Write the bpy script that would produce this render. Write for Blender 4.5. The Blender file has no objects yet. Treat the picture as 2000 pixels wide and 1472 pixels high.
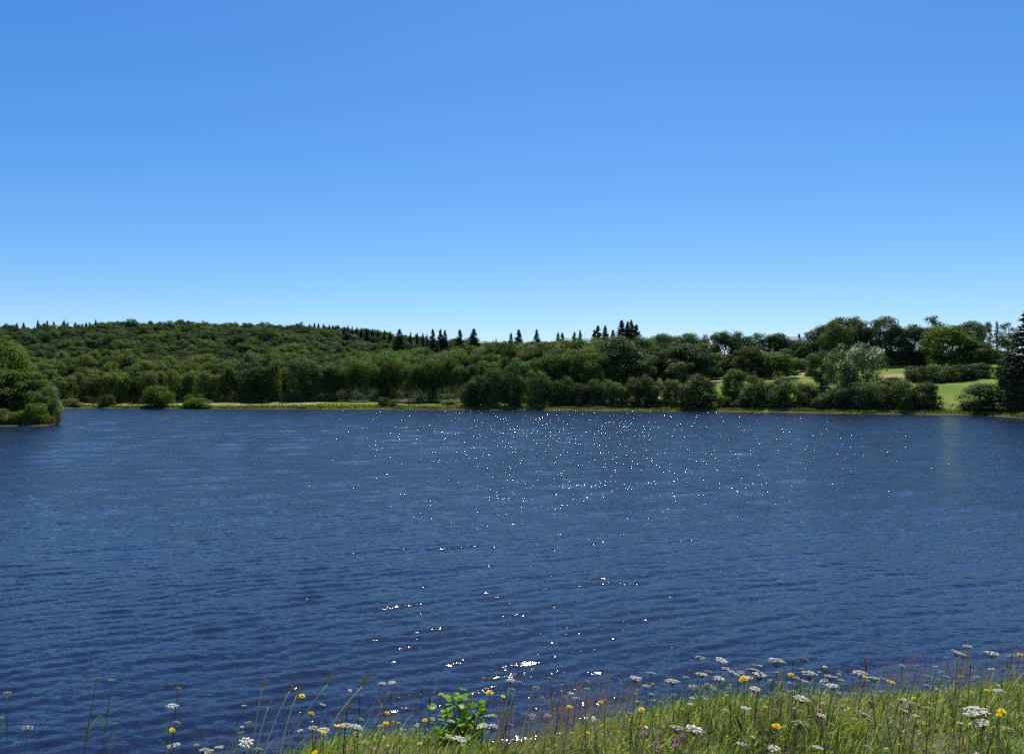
import bpy, math, random
import numpy as np
from mathutils import Vector
R = math.radians
random.seed(7)
rng = np.random.default_rng(7)
scene = bpy.context.scene
col = scene.collection

# ------------------------------------------------------------------ camera, sky, sun, exposure
EYE, F, HY = 6.0, 1400.0, 757.0          # eye height over the water, focal length and horizon row (2000 px wide photo)
cam_d = bpy.data.cameras.new('camera'); cam = bpy.data.objects.new('camera', cam_d); col.objects.link(cam)
cam.location = (0, 0, EYE); cam.rotation_euler = (R(90), 0, 0)
cam_d.sensor_width = 36; cam_d.lens = F / 2000 * 36; cam_d.shift_y = (HY - 736) / 2000
cam_d.clip_start = 0.05; cam_d.clip_end = 20000
scene.camera = cam

SUN_EL, SUN_AZ = 59.0, 9.0               # degrees; azimuth to the right of the view axis (+y)
world = bpy.data.worlds.new('World'); scene.world = world; world.use_nodes = True
wn = world.node_tree; wn.nodes.clear()
wo = wn.nodes.new('ShaderNodeOutputWorld'); wb = wn.nodes.new('ShaderNodeBackground'); ws = wn.nodes.new('ShaderNodeTexSky')
ws.sky_type = 'NISHITA'; ws.sun_disc = False; ws.sun_elevation = R(SUN_EL); ws.sun_rotation = R(SUN_AZ)
ws.altitude = 900; ws.air_density = 1.0; ws.dust_density = 0.6; ws.ozone_density = 3.0
# the camera's colour response to that sky: each channel scaled and given its own contrast, the same in every direction
KS = 0.078 * 2 ** .5
wb.inputs['Strength'].default_value = 0.078
sc_in = wn.nodes.new('ShaderNodeSeparateColor'); sc_out = wn.nodes.new('ShaderNodeCombineColor'); wn.links.new(ws.outputs[0], sc_in.inputs[0])
for ch, tint, p, a in (('Red', .56, 1.64, 3.17), ('Green', 1.0, 1.15, 1.06), ('Blue', 1.40, .72, .90)):
    m1 = wn.nodes.new('ShaderNodeMath'); m1.operation = 'MULTIPLY'; m1.inputs[1].default_value = tint * KS; wn.links.new(sc_in.outputs[ch], m1.inputs[0])
    m2 = wn.nodes.new('ShaderNodeMath'); m2.operation = 'POWER'; m2.inputs[1].default_value = p; wn.links.new(m1.outputs[0], m2.inputs[0])
    m3 = wn.nodes.new('ShaderNodeMath'); m3.operation = 'MULTIPLY'; m3.inputs[1].default_value = a / KS; wn.links.new(m2.outputs[0], m3.inputs[0]); wn.links.new(m3.outputs[0], sc_out.inputs[ch])
wn.links.new(sc_out.outputs[0], wb.inputs['Color']); wn.links.new(wb.outputs[0], wo.inputs[0])

sd = bpy.data.lights.new('sun', 'SUN'); sd.energy = 5.0; sd.angle = R(0.53); sd.color = (1.0, 0.95, 0.87)
sun = bpy.data.objects.new('sun', sd); col.objects.link(sun); sun.location = (40, 200, 260)
sv = Vector((math.sin(R(SUN_AZ)) * math.cos(R(SUN_EL)), math.cos(R(SUN_AZ)) * math.cos(R(SUN_EL)), math.sin(R(SUN_EL))))
sun.rotation_euler = sv.to_track_quat('Z', 'Y').to_euler()

vs = scene.view_settings
vs.view_transform = 'Standard'; vs.look = 'None'; vs.gamma = 1.0; vs.exposure = 0.5; vs.use_curve_mapping = False
scene.cycles.use_denoising = False
scene.cycles.max_bounces = 8; scene.cycles.transparent_max_bounces = 8
scene.cycles.caustics_reflective = False; scene.cycles.caustics_refractive = False

# ------------------------------------------------------------------ helpers
def X(px, d): return (px - 1000.0) / F * d
def ZP(py, d): return EYE + (HY - py) / F * d

def mesh_np(name, v, f, mats=(), smooth=False, attrs=None):
    """mesh from float (n,3) and int faces (m,3) or (m,4)"""
    v = np.asarray(v, dtype=np.float32); f = np.asarray(f, dtype=np.int32)
    me = bpy.data.meshes.new(name)
    me.vertices.add(len(v)); me.vertices.foreach_set('co', v.ravel())
    k = f.shape[1]
    me.loops.add(f.size); me.loops.foreach_set('vertex_index', f.ravel())
    me.polygons.add(len(f)); me.polygons.foreach_set('loop_start', np.arange(0, f.size, k, dtype=np.int32))
    if attrs:
        for an, (ty, arr) in attrs.items():
            a = me.attributes.new(an, ty, 'POINT')
            a.data.foreach_set('color' if ty == 'FLOAT_COLOR' else 'value', np.asarray(arr, dtype=np.float32).ravel())
    if smooth: me.polygons.foreach_set('use_smooth', np.ones(len(f), dtype=bool))
    me.update(calc_edges=True)
    for m in mats: me.materials.append(m)
    return me

class MB:
    """collects tubes and other shapes as quads / tris, per material index"""
    def __init__(s): s.v = []; s.f = []; s.mi = []
    def add(s, v, f, mi=0):
        o = len(s.v); s.v += [tuple(p) for p in v]; s.f += [tuple(i + o for i in q) for q in f]; s.mi += [mi] * len(f)
    def tube(s, pts, rad, n=5, mi=0, cap=True):
        pts = [Vector(p) for p in pts]; v = []; f = []
        for i, p in enumerate(pts):
            t = (pts[min(i + 1, len(pts) - 1)] - pts[max(i - 1, 0)])
            if t.length < 1e-9: t = Vector((0, 0, 1))
            t.normalize(); a = t.orthogonal().normalized() if i == 0 else (a - t * a.dot(t)).normalized(); b = t.cross(a)
            for k in range(n):
                an = 2 * math.pi * k / n; v.append(p + (a * math.cos(an) + b * math.sin(an)) * rad[i])
        for i in range(len(pts) - 1):
            for k in range(n):
                f.append((i * n + k, i * n + (k + 1) % n, (i + 1) * n + (k + 1) % n, (i + 1) * n + k))
        if cap: f.append(tuple(range((len(pts) - 1) * n, len(pts) * n)))
        s.add(v, f, mi)
    def box(s, c, h, mi=0):
        x, y, z = c; a, b, e = h
        v = [(x + i * a, y + j * b, z + k * e) for k in (-1, 1) for j in (-1, 1) for i in (-1, 1)]
        s.add(v, [(0, 2, 3, 1), (4, 5, 7, 6), (0, 1, 5, 4), (2, 6, 7, 3), (0, 4, 6, 2), (1, 3, 7, 5)], mi)
    def mesh(s, name, mats, smooth=True):
        me = bpy.data.meshes.new(name); me.from_pydata(s.v, [], s.f)
        for m in mats: me.materials.append(m)
        me.polygons.foreach_set('material_index', s.mi)
        if smooth: me.polygons.foreach_set('use_smooth', [True] * len(s.f))
        me.update(); return me

def link(name, me, parent=None, loc=(0, 0, 0)):
    o = bpy.data.objects.new(name, me); col.objects.link(o); o.location = loc
    if parent: o.parent = parent
    return o
def tag(o, label=None, cat=None, group=None, kind=None):
    if label: o['label'] = label
    if cat: o['category'] = cat
    if group: o['group'] = group
    if kind: o['kind'] = kind
    return o
def empty(name, loc, rz=0.0, scale=(1, 1, 1)):
    e = bpy.data.objects.new(name, None); col.objects.link(e)
    e.location = loc; e.rotation_euler = (0, 0, rz); e.scale = scale; e.empty_display_size = 0.1
    return e
ORD1 = ['', 'first', 'second', 'third', 'fourth', 'fifth', 'sixth', 'seventh', 'eighth', 'ninth', 'tenth', 'eleventh', 'twelfth', 'thirteenth',
        'fourteenth', 'fifteenth', 'sixteenth', 'seventeenth', 'eighteenth', 'nineteenth']
TENS = ['', '', 'twent', 'thirt', 'fort', 'fift', 'sixt']
def ordinal(n):
    if n < 20: return ORD1[n]
    return TENS[n // 10] + 'ieth' if n % 10 == 0 else TENS[n // 10] + 'y-' + ORD1[n % 10]

def vnoise(x, y, s, seed=0):
    """smooth value noise for arrays"""
    x = np.asarray(x, float) * s; y = np.asarray(y, float) * s
    xi = np.floor(x); yi = np.floor(y); fx = x - xi; fy = y - yi
    fx = fx * fx * (3 - 2 * fx); fy = fy * fy * (3 - 2 * fy)
    def h(a, b):
        n = np.sin(a * 127.1 + b * 311.7 + seed * 74.7) * 43758.5453
        return n - np.floor(n)
    return (h(xi, yi) * (1 - fx) + h(xi + 1, yi) * fx) * (1 - fy) + (h(xi, yi + 1) * (1 - fx) + h(xi + 1, yi + 1) * fx) * fy

# ------------------------------------------------------------------ materials
def newmat(name):
    m = bpy.data.materials.new(name); m.use_nodes = True; nt = m.node_tree; nt.nodes.clear()
    o = nt.nodes.new('ShaderNodeOutputMaterial'); return m, nt, o
def N(nt, typ, **kw):
    n = nt.nodes.new(typ)
    for k, v in kw.items():
        if hasattr(n, k): setattr(n, k, v)
        else: n.inputs[k].default_value = v
    return n
def rampnode(nt, stops, interp='LINEAR'):
    r = nt.nodes.new('ShaderNodeValToRGB'); r.color_ramp.interpolation = interp
    el = r.color_ramp.elements
    while len(el) > 1: el.remove(el[-1])
    el[0].position = stops[0][0]; el[0].color = (*stops[0][1], 1)
    for p, c in stops[1:]:
        e = el.new(p); e.color = (*c, 1)
    return r
def plain(name, c, rough=0.8, var=0.25, scale=8.0, spec=0.3):
    m, nt, o = newmat(name)
    tc = N(nt, 'ShaderNodeTexCoord'); nz = N(nt, 'ShaderNodeTexNoise', Scale=scale, Detail=4.0)
    nt.links.new(tc.outputs['Object'], nz.inputs['Vector'])
    rp = rampnode(nt, [(0.25, tuple(x * (1 - var) for x in c)), (0.75, tuple(min(1, x * (1 + var)) for x in c))])
    nt.links.new(nz.outputs['Fac'], rp.inputs[0])
    b = N(nt, 'ShaderNodeBsdfPrincipled', Roughness=rough); b.inputs['Specular IOR Level'].default_value = spec
    nt.links.new(rp.outputs[0], b.inputs['Base Color']); nt.links.new(b.outputs[0], o.inputs[0])
    return m
def leafmat(name, cols, transl=0.35, rough=0.65, tcol=(1.25, 1.2, 0.55), objvar=0.38, spec=0.07):
    """leaf: diffuse + gloss + light through the blade; colour varies leaf by leaf and plant by plant"""
    m, nt, o = newmat(name)
    g = N(nt, 'ShaderNodeNewGeometry'); oi = N(nt, 'ShaderNodeObjectInfo')
    rp = rampnode(nt, [(i / (len(cols) - 1), c) for i, c in enumerate(cols)])
    nt.links.new(g.outputs['Random Per Island'], rp.inputs[0])
    mr = N(nt, 'ShaderNodeMapRange'); mr.inputs['To Min'].default_value = 1 - objvar; mr.inputs['To Max'].default_value = 1 + objvar
    nt.links.new(oi.outputs['Random'], mr.inputs['Value'])
    # plant-to-plant: brightness and a small shift between yellowish and bluish green
    wnz = N(nt, 'ShaderNodeTexWhiteNoise'); wnz.noise_dimensions = '1D'; nt.links.new(oi.outputs['Random'], wnz.inputs['W'])
    hm = N(nt, 'ShaderNodeMapRange'); hm.inputs['To Min'].default_value = 0.5 - 0.05 * objvar; hm.inputs['To Max'].default_value = 0.5 + 0.05 * objvar
    nt.links.new(wnz.outputs['Value'], hm.inputs['Value'])
    hsv = N(nt, 'ShaderNodeHueSaturation'); nt.links.new(rp.outputs[0], hsv.inputs['Color'])
    nt.links.new(mr.outputs[0], hsv.inputs['Value']); nt.links.new(hm.outputs[0], hsv.inputs['Hue'])
    b = N(nt, 'ShaderNodeBsdfPrincipled', Roughness=rough); b.inputs['Specular IOR Level'].default_value = spec
    nt.links.new(hsv.outputs[0], b.inputs['Base Color'])
    tm = N(nt, 'ShaderNodeVectorMath', operation='MULTIPLY'); tm.inputs[1].default_value = tcol
    nt.links.new(hsv.outputs[0], tm.inputs[0])
    t = N(nt, 'ShaderNodeBsdfTranslucent'); nt.links.new(tm.outputs[0], t.inputs['Color'])
    mx = N(nt, 'ShaderNodeMixShader', Fac=transl); nt.links.new(b.outputs[0], mx.inputs[1]); nt.links.new(t.outputs[0], mx.inputs[2])
    nt.links.new(mx.outputs[0], o.inputs[0]); return m

M = {}
M['leaf_mid'] = leafmat('foliage_mid_green', [(.058, .106, .023), (.090, .148, .031), (.13, .18, .044)], transl=.3)
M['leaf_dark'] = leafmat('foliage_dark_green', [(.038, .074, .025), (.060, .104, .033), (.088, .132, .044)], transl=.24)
M['leaf_bright'] = leafmat('foliage_bright_green', [(.065, .120, .016), (.10, .165, .022), (.13, .19, .035)], objvar=.15)
M['leaf_birch'] = leafmat('foliage_birch_green', [(.064, .112, .022), (.10, .152, .032), (.14, .185, .048)], transl=.33)
M['leaf_hedge'] = leafmat('foliage_willow_green', [(.054, .094, .024), (.082, .130, .034), (.118, .16, .052)], transl=.28)
M['leaf_silver'] = leafmat('foliage_silver_green', [(.075, .125, .036), (.112, .172, .052), (.165, .225, .088)], objvar=.10, transl=.3, rough=.5, spec=.2)
M['leaf_grey'] = leafmat('foliage_grey_green', [(.060, .098, .038), (.092, .135, .052), (.135, .175, .080)], transl=.3)
M['needle'] = leafmat('needles_dark_green', [(.022, .044, .022), (.035, .062, .030), (.050, .080, .038)], transl=.08, objvar=.3)
M['bark'] = plain('bark_grey_brown', (.085, .068, .052), .95, .45, 3)
M['bark_birch'] = plain('bark_birch_pale', (.36, .34, .31), .9, .5, 2.2)
M['twig'] = plain('dead_twig_grey', (.10, .075, .062), .95, .3, 5)

# ------------------------------------------------------------------ the land round the lake
SH_PX = [-1800, -900, -500, -200, 0, 60, 95, 112, 122, 150, 400, 600, 900, 1100, 1300, 1500, 1700, 1850, 1950, 2000, 2060, 2200, 2600, 3200, 4200]
SH_D = [40, 70, 92, 104, 112, 113, 114.5, 118, 206, 210, 206, 201, 196, 191, 184, 175, 165, 158, 150, 141, 125, 100, 62, 40, 25]
def shore(px): return np.interp(px, SH_PX, SH_D)
# profiles: (pixel column, [(metres behind the shore or absolute depth, height)...]) ; depth >= 1000 marks the far land
PROF = [
 (-1800, [(0, 0), (3, .5), (40, 2), (200, 8), (420, 30), (600, 40), (1000, 35), (8000, 30)]),
 (0,     [(0, 0), (3, .4), (60, 1.3), (215, 3.0), (290, 10), (390, 31), (490, 46), (700, 44), (1200, 30), (8000, 30)]),
 (112,   [(0, 0), (3, .4), (60, 1.3), (212, 3.0), (285, 10), (385, 31), (485, 47), (700, 45), (1200, 30), (8000, 30)]),
 (122,   [(0, 0), (2, .3), (30, 1.1), (120, 3.0), (190, 10), (290, 31), (390, 47), (600, 45), (1200, 30), (8000, 30)]),
 (300,   [(0, 0), (2, .3), (30, 1.1), (120, 3.0), (190, 10), (290, 33), (390, 51), (600, 48), (1200, 30), (8000, 30)]),
 (450,   [(0, 0), (2, .3), (30, 1.1), (120, 3.2), (190, 11), (290, 33), (390, 49), (600, 46), (1200, 30), (8000, 30)]),
 (600,   [(0, 0), (2, .4), (30, 1.2), (120, 3.5), (190, 11), (290, 31), (390, 46), (600, 43), (1200, 30), (8000, 30)]),
 (720,   [(0, 0), (2, .5), (30, 1.4), (120, 4.0), (190, 11), (290, 28), (390, 41), (600, 39), (1200, 28), (8000, 28)]),
 (860,   [(0, 0), (2, .5), (30, 1.6), (120, 5.0), (190, 12), (290, 24), (390, 35), (600, 33), (1200, 26), (8000, 26)]),
 (960,   [(0, 0), (2, .5), (25, 1.8), (80, 6.0), (130, 10), (220, 18), (390, 27), (600, 26), (1200, 24), (8000, 24)]),
 (1100,  [(0, 0), (2, .5), (20, 1.5), (60, 5.0), (110, 11), (160, 15.5), (300, 19), (600, 19), (1200, 20), (8000, 20)]),
 (1300,  [(0, 0), (2, .5), (20, 1.6), (50, 6.5), (80, 9.5), (115, 12.5), (160, 18), (300, 20), (600, 18), (8000, 18)]),
 (1500,  [(0, 0), (2, .5), (22, 2.2), (50, 7.8), (82, 10.0), (125, 15), (165, 20), (195, 24), (300, 24), (600, 15), (8000, 15)]),
 (1620,  [(0, 0), (2, .5), (20, 2.4), (50, 8.0), (85, 11.5), (120, 15.5), (165, 19), (250, 19), (600, 12), (8000, 12)]),
 (1750,  [(0, 0), (2, .5), (20, 2.0), (55, 8.2), (80, 11), (112, 14.2), (140, 15), (220, 13), (600, 8), (8000, 8)]),
 (1860,  [(0, 0), (2, .5), (25, 2.9), (57, 8.0), (82, 12.0), (112, 14.6), (140, 15), (220, 12), (600, 8), (8000, 8)]),
 (2000,  [(0, 0), (2, .5), (25, 3.0), (60, 8.6), (90, 12.5), (125, 15), (150, 15), (220, 12), (600, 8), (8000, 8)]),
 (4200,  [(0, 0), (2, .5), (40, 4.0), (100, 9), (200, 15), (400, 15), (800, 10), (8000, 8)]),
]
def land_z(px, d):
    """height of the land at photo column px and depth d (arrays)"""
    px = np.atleast_1d(np.asarray(px, float)); d = np.atleast_1d(np.asarray(d, float))
    px, d = np.broadcast_arrays(px, d)
    x = X(px, d)
    s = shore(px) + (vnoise(x, d * .1, .21, 3) - .5) * 2.2 + (vnoise(x, d * .1, .7, 5) - .5) * .9
    t = d - s
    cp = [p for p, _ in PROF]
    hs_ = np.stack([np.interp(t, [a for a, _ in pr], [b for _, b in pr]) for _, pr in PROF])
    i = np.clip(np.searchsorted(cp, px) - 1, 0, len(cp) - 2)
    c = np.asarray(cp, float); w = np.clip((px - c[i]) / (c[i + 1] - c[i]), 0, 1)
    ii = np.indices(px.shape)
    z = hs_[(i, *ii)] * (1 - w) + hs_[(i + 1, *ii)] * w
    z = z + np.clip(t / 20, 0, 1) * ((vnoise(x, d, .06, 1) - .5) * .9 + (vnoise(x, d, .25, 2) - .5) * .25)
    return np.where(t > 0, z + .05, np.maximum(t * .12, -1.6))
def lz(px, d): return float(land_z(px, d)[0])

def build_land():
    u = np.concatenate([np.linspace(-2.2, -.82, 60)[:-1], np.linspace(-.82, .82, 420), np.linspace(.82, 2.2, 60)[1:]])
    px = 1000 + u * F
    d = np.concatenate([np.linspace(9, 98, 30)[:-1], np.linspace(98, 250, 190)[:-1], np.linspace(250, 420, 60)[:-1], np.linspace(420, 1000, 40)[:-1], np.geomspace(1000, 8000, 14)])
    P, D = np.meshgrid(px, d)
    Z = land_z(P.ravel(), D.ravel()).reshape(P.shape)
    XX = X(P, D); v = np.stack([XX, D, Z], -1).reshape(-1, 3)
    n, m = P.shape
    a = (np.arange(n - 1)[:, None] * m + np.arange(m - 1)[None]).ravel()
    f = np.stack([a, a + 1, a + m + 1, a + m], 1)
    t = D - shore(P)
    # ground cover: r = dry mown / sandy, g = bare woodland floor, b = wet mud at the water's edge
    dry = np.zeros_like(P); wood = np.zeros_like(P)
    def patch(x0, x1, d0, d1, e=6.0):
        return np.clip(np.minimum(P - x0, x1 - P) / e, 0, 1) * np.clip(np.minimum(D - d0, d1 - D) / 2.0, 0, 1)
    dry = np.maximum(dry, .65 * np.clip(np.minimum(P - 120, 640 - P) / 40, 0, 1) * np.clip((t - 5) / 4, 0, 1) * np.clip((26 - t) / 4, 0, 1))
    for q in ((1310, 1445, 236, 268), (1540, 1606, 232, 258), (1715, 1800, 226, 240), (1165, 1310, 202, 220)):
        dry = np.maximum(dry, patch(*q))
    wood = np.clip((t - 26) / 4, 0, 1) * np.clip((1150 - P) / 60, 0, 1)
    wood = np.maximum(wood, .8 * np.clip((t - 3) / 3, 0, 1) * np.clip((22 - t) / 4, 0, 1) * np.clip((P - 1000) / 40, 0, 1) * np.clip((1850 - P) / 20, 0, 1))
    mud = np.clip((1.4 - t) / .8, 0, 1)
    colr = np.stack([dry, wood, mud, np.ones_like(P)], -1).reshape(-1, 4)
    mt, nt, o = newmat('meadow_ground')
    at = N(nt, 'ShaderNodeAttribute', attribute_name='cover'); sp = N(nt, 'ShaderNodeSeparateColor'); nt.links.new(at.outputs['Color'], sp.inputs[0])
    g = N(nt, 'ShaderNodeNewGeometry')
    n1 = N(nt, 'ShaderNodeTexNoise', Scale=.12, Detail=6.0); n2 = N(nt, 'ShaderNodeTexNoise', Scale=1.6, Detail=5.0)
    for q in (n1, n2): nt.links.new(g.outputs['Position'], q.inputs['Vector'])
    grass = rampnode(nt, [(.3, (.060, .108, .009)), (.5, (.10, .150, .013)), (.7, (.15, .175, .024))]); nt.links.new(n1.outputs['Fac'], grass.inputs[0])
    hay = rampnode(nt, [(.3, (.17, .13, .055)), (.7, (.31, .25, .125))]); nt.links.new(n2.outputs['Fac'], hay.inputs[0])
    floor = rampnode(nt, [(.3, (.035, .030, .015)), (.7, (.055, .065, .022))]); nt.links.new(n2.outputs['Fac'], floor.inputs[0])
    mud_c = rampnode(nt, [(.3, (.028, .020, .014)), (.7, (.065, .045, .028))]); nt.links.new(n2.outputs['Fac'], mud_c.inputs[0])
    prev = grass.outputs[0]
    for chan, c2 in (('Red', hay), ('Green', floor), ('Blue', mud_c)):
        ad = N(nt, 'ShaderNodeMath', operation='MULTIPLY_ADD'); ad.use_clamp = True
        nz = N(nt, 'ShaderNodeMath', operation='MULTIPLY'); nz.inputs[1].default_value = 2.0; nt.links.new(n2.outputs['Fac'], nz.inputs[0])
        nt.links.new(sp.outputs[chan], ad.inputs[0]); nt.links.new(nz.outputs[0], ad.inputs[1]); ad.inputs[2].default_value = 0
        mx = N(nt, 'ShaderNodeMix', data_type='RGBA'); nt.links.new(ad.outputs[0], mx.inputs['Factor'])
        nt.links.new(prev, mx.inputs['A']); nt.links.new(c2.outputs[0], mx.inputs['B']); prev = mx.outputs['Result']
    b = N(nt, 'ShaderNodeBsdfPrincipled', Roughness=.95); b.inputs['Specular IOR Level'].default_value = .15
    nt.links.new(prev, b.inputs['Base Color']); nt.links.new(b.outputs[0], o.inputs[0])
    me = mesh_np('terrain', v, f, [mt], True, {'cover': ('FLOAT_COLOR', colr)})
    return tag(link('terrain', me), kind='structure')
build_land()

# ------------------------------------------------------------------ the lake
def build_water():
    u = np.concatenate([np.linspace(-2.2, -.8, 40)[:-1], np.linspace(-.8, .8, 480), np.linspace(.8, 2.2, 40)[1:]])
    d = np.geomspace(6.2, 330, 980)
    U, D = np.meshgrid(u, d); XX = U * D; n, m = U.shape
    spc = np.maximum(np.gradient(d)[:, None], np.gradient(u)[None] * d[:, None])
    Z = np.zeros_like(XX); var = np.zeros_like(XX); full = 0.0
    wr = np.random.default_rng(14)
    comps = []
    for lam, cnt, s_tot, spread in ((2.4, 6, .008, 10), (1.3, 8, .022, 10), (.62, 16, .066, 10), (.42, 14, .060, 16), (.24, 12, .055, 30)):
        for _ in range(cnt):
            l = lam * wr.uniform(.72, 1.4); th = R(20 + wr.normal() * spread); comps.append((l, s_tot * math.sqrt(2 / cnt), th, wr.uniform(0, 6.283)))
    gust = .88 + .26 * vnoise(XX, D, .055, 9) * (.5 + vnoise(XX, D * .5, .16, 4))
    for l, s, th, ph in comps:
        k = 2 * math.pi / l; w = np.clip((l / spc - 2.4) / 2.4, 0, 1)
        kx, ky = -math.sin(th) * k, math.cos(th) * k
        pw = ph + (vnoise(XX, D, .33 / l, int(ph * 50)) - .5) * 1.6
        Z += w * (s / k) * gust * np.sin(kx * XX + ky * D + pw)
        var += (1 - w ** 2) * s * s / 2; full += s * s / 2
    # far off, the short waves that this sheet cannot carry give way to longer ones of the same steepness
    lost = np.clip(var / full, 0, 1)
    for lm in (3.0, 4.6):
        for _ in range(8):
            l = lm * wr.uniform(.75, 1.35); th = R(12 + wr.normal() * 30); k = 2 * math.pi / l; s = .03 * math.sqrt(2 / 8)
            w = np.clip((l / spc - 2.4) / 2.4, 0, 1) * lost
            Z += w * (s / k) * gust * np.sin(-math.sin(th) * k * XX + math.cos(th) * k * D + wr.uniform(0, 6.28))
    v = np.stack([XX, D, Z - .02], -1).reshape(-1, 3)
    a = (np.arange(n - 1)[:, None] * m + np.arange(m - 1)[None]).ravel()
    f = np.stack([a, a + 1, a + m + 1, a + m], 1)
    mt, nt, o = newmat('lake_water')
    g = N(nt, 'ShaderNodeNewGeometry')
    at = N(nt, 'ShaderNodeAttribute', attribute_name='ripple')
    acc = None
    for sc, k, sx in ((5.5, .34, .22), (15.0, .60, .30), (42.0, .55, .7)):
        mp = N(nt, 'ShaderNodeMapping'); mp.inputs['Rotation'].default_value = (0, 0, R(-20)); mp.inputs['Scale'].default_value = (sx, 1, 1)
        nt.links.new(g.outputs['Position'], mp.inputs['Vector'])
        nz = N(nt, 'ShaderNodeTexNoise', Scale=sc, Detail=2.0, Roughness=.6); nt.links.new(mp.outputs[0], nz.inputs['Vector'])
        sb = N(nt, 'ShaderNodeVectorMath', operation='SUBTRACT'); sb.inputs[1].default_value = (.5, .5, .5); nt.links.new(nz.outputs['Color'], sb.inputs[0])
        ml = N(nt, 'ShaderNodeVectorMath', operation='MULTIPLY'); ml.inputs[1].default_value = (k * .8, k, 0); nt.links.new(sb.outputs[0], ml.inputs[0])
        if acc is None: acc = ml.outputs[0]
        else:
            ad = N(nt, 'ShaderNodeVectorMath', operation='ADD'); nt.links.new(acc, ad.inputs[0]); nt.links.new(ml.outputs[0], ad.inputs[1]); acc = ad.outputs[0]
    sc_ = N(nt, 'ShaderNodeVectorMath', operation='SCALE'); nt.links.new(acc, sc_.inputs[0]); nt.links.new(at.outputs['Fac'], sc_.inputs['Scale'])
    ad = N(nt, 'ShaderNodeVectorMath', operation='ADD'); nt.links.new(g.outputs['Normal'], ad.inputs[0]); nt.links.new(sc_.outputs[0], ad.inputs[1])
    nm = N(nt, 'ShaderNodeVectorMath', operation='NORMALIZE'); nt.links.new(ad.outputs[0], nm.inputs[0])
    b = N(nt, 'ShaderNodeBsdfPrincipled', Roughness=.10, IOR=1.38)
    b.inputs['Base Color'].default_value = (.009, .014, .032, 1)
    nt.links.new(nm.outputs[0], b.inputs['Normal']); nt.links.new(b.outputs[0], o.inputs[0])
    rip = (.86 + 1.4 * lost ** 1.6) * np.clip(.6 + .5 * gust, .6, 1.3)
    me = mesh_np('lake_water', v, f, [mt], True, {'ripple': ('FLOAT', rip)})
    return tag(link('lake_water', me), kind='structure')
build_water()

# ------------------------------------------------------------------ the near bank (crest of the dam)
RIM_PX = np.array([-2500, -600, 0, 400, 700, 1000, 1200, 1400, 1750, 2000, 2600, 5000])
RIM_D = np.array([2.2, 2.7, 2.95, 3.2, 3.62, 3.48, 3.77, 3.95, 4.1, 4.3, 4.6, 5.2])
RIM_X = (RIM_PX - 1000) / F * RIM_D
def bank_z(x, y):
    x = np.asarray(x, float); y = np.asarray(y, float)
    rim = np.interp(x, RIM_X, RIM_D) + (vnoise(x, y * .3, 1.6, 21) - .5) * .22
    t = (y - rim) / .13
    sp = .13 * np.where(t > 30, t, np.log1p(np.exp(np.minimum(t, 30))))
    return 4.32 - 1.02 * sp + (vnoise(x, y, 1.3, 22) - .5) * .09 + (vnoise(x, y, 5, 23) - .5) * .03
def bz(x, y): return float(bank_z(x, y))
def build_bank():
    xs = np.concatenate([np.linspace(-90, -6, 30)[:-1], np.linspace(-6, 7, 180), np.linspace(7, 90, 30)[1:]])
    ys = np.concatenate([np.linspace(-60, 1, 15)[:-1], np.linspace(1, 6.5, 90), np.linspace(6.5, 10.5, 14)[1:]])
    A, B = np.meshgrid(xs, ys); v = np.stack([A, B, bank_z(A, B)], -1).reshape(-1, 3); n, m = A.shape
    a = (np.arange(n - 1)[:, None] * m + np.arange(m - 1)[None]).ravel()
    f = np.stack([a, a + 1, a + m + 1, a + m], 1)
    mt, nt, o = newmat('bank_soil'); g = N(nt, 'ShaderNodeNewGeometry')
    n1 = N(nt, 'ShaderNodeTexNoise', Scale=7.0, Detail=7.0); n2 = N(nt, 'ShaderNodeTexNoise', Scale=60.0, Detail=3.0)
    for q in (n1, n2): nt.links.new(g.outputs['Position'], q.inputs['Vector'])
    r1 = rampnode(nt, [(.3, (.045, .055, .018)), (.5, (.085, .080, .034)), (.7, (.16, .12, .065))]); nt.links.new(n1.outputs['Fac'], r1.inputs[0])
    bp = N(nt, 'ShaderNodeBump', Strength=.8, Distance=.03); nt.links.new(n2.outputs['Fac'], bp.inputs['Height'])
    b = N(nt, 'ShaderNodeBsdfPrincipled', Roughness=.95); nt.links.new(r1.outputs[0], b.inputs['Base Color']); nt.links.new(bp.outputs[0], b.inputs['Normal'])
    nt.links.new(b.outputs[0], o.inputs[0])
    return tag(link('bank', mesh_np('bank', v, f, [mt], True)), kind='structure')
build_bank()

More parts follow.
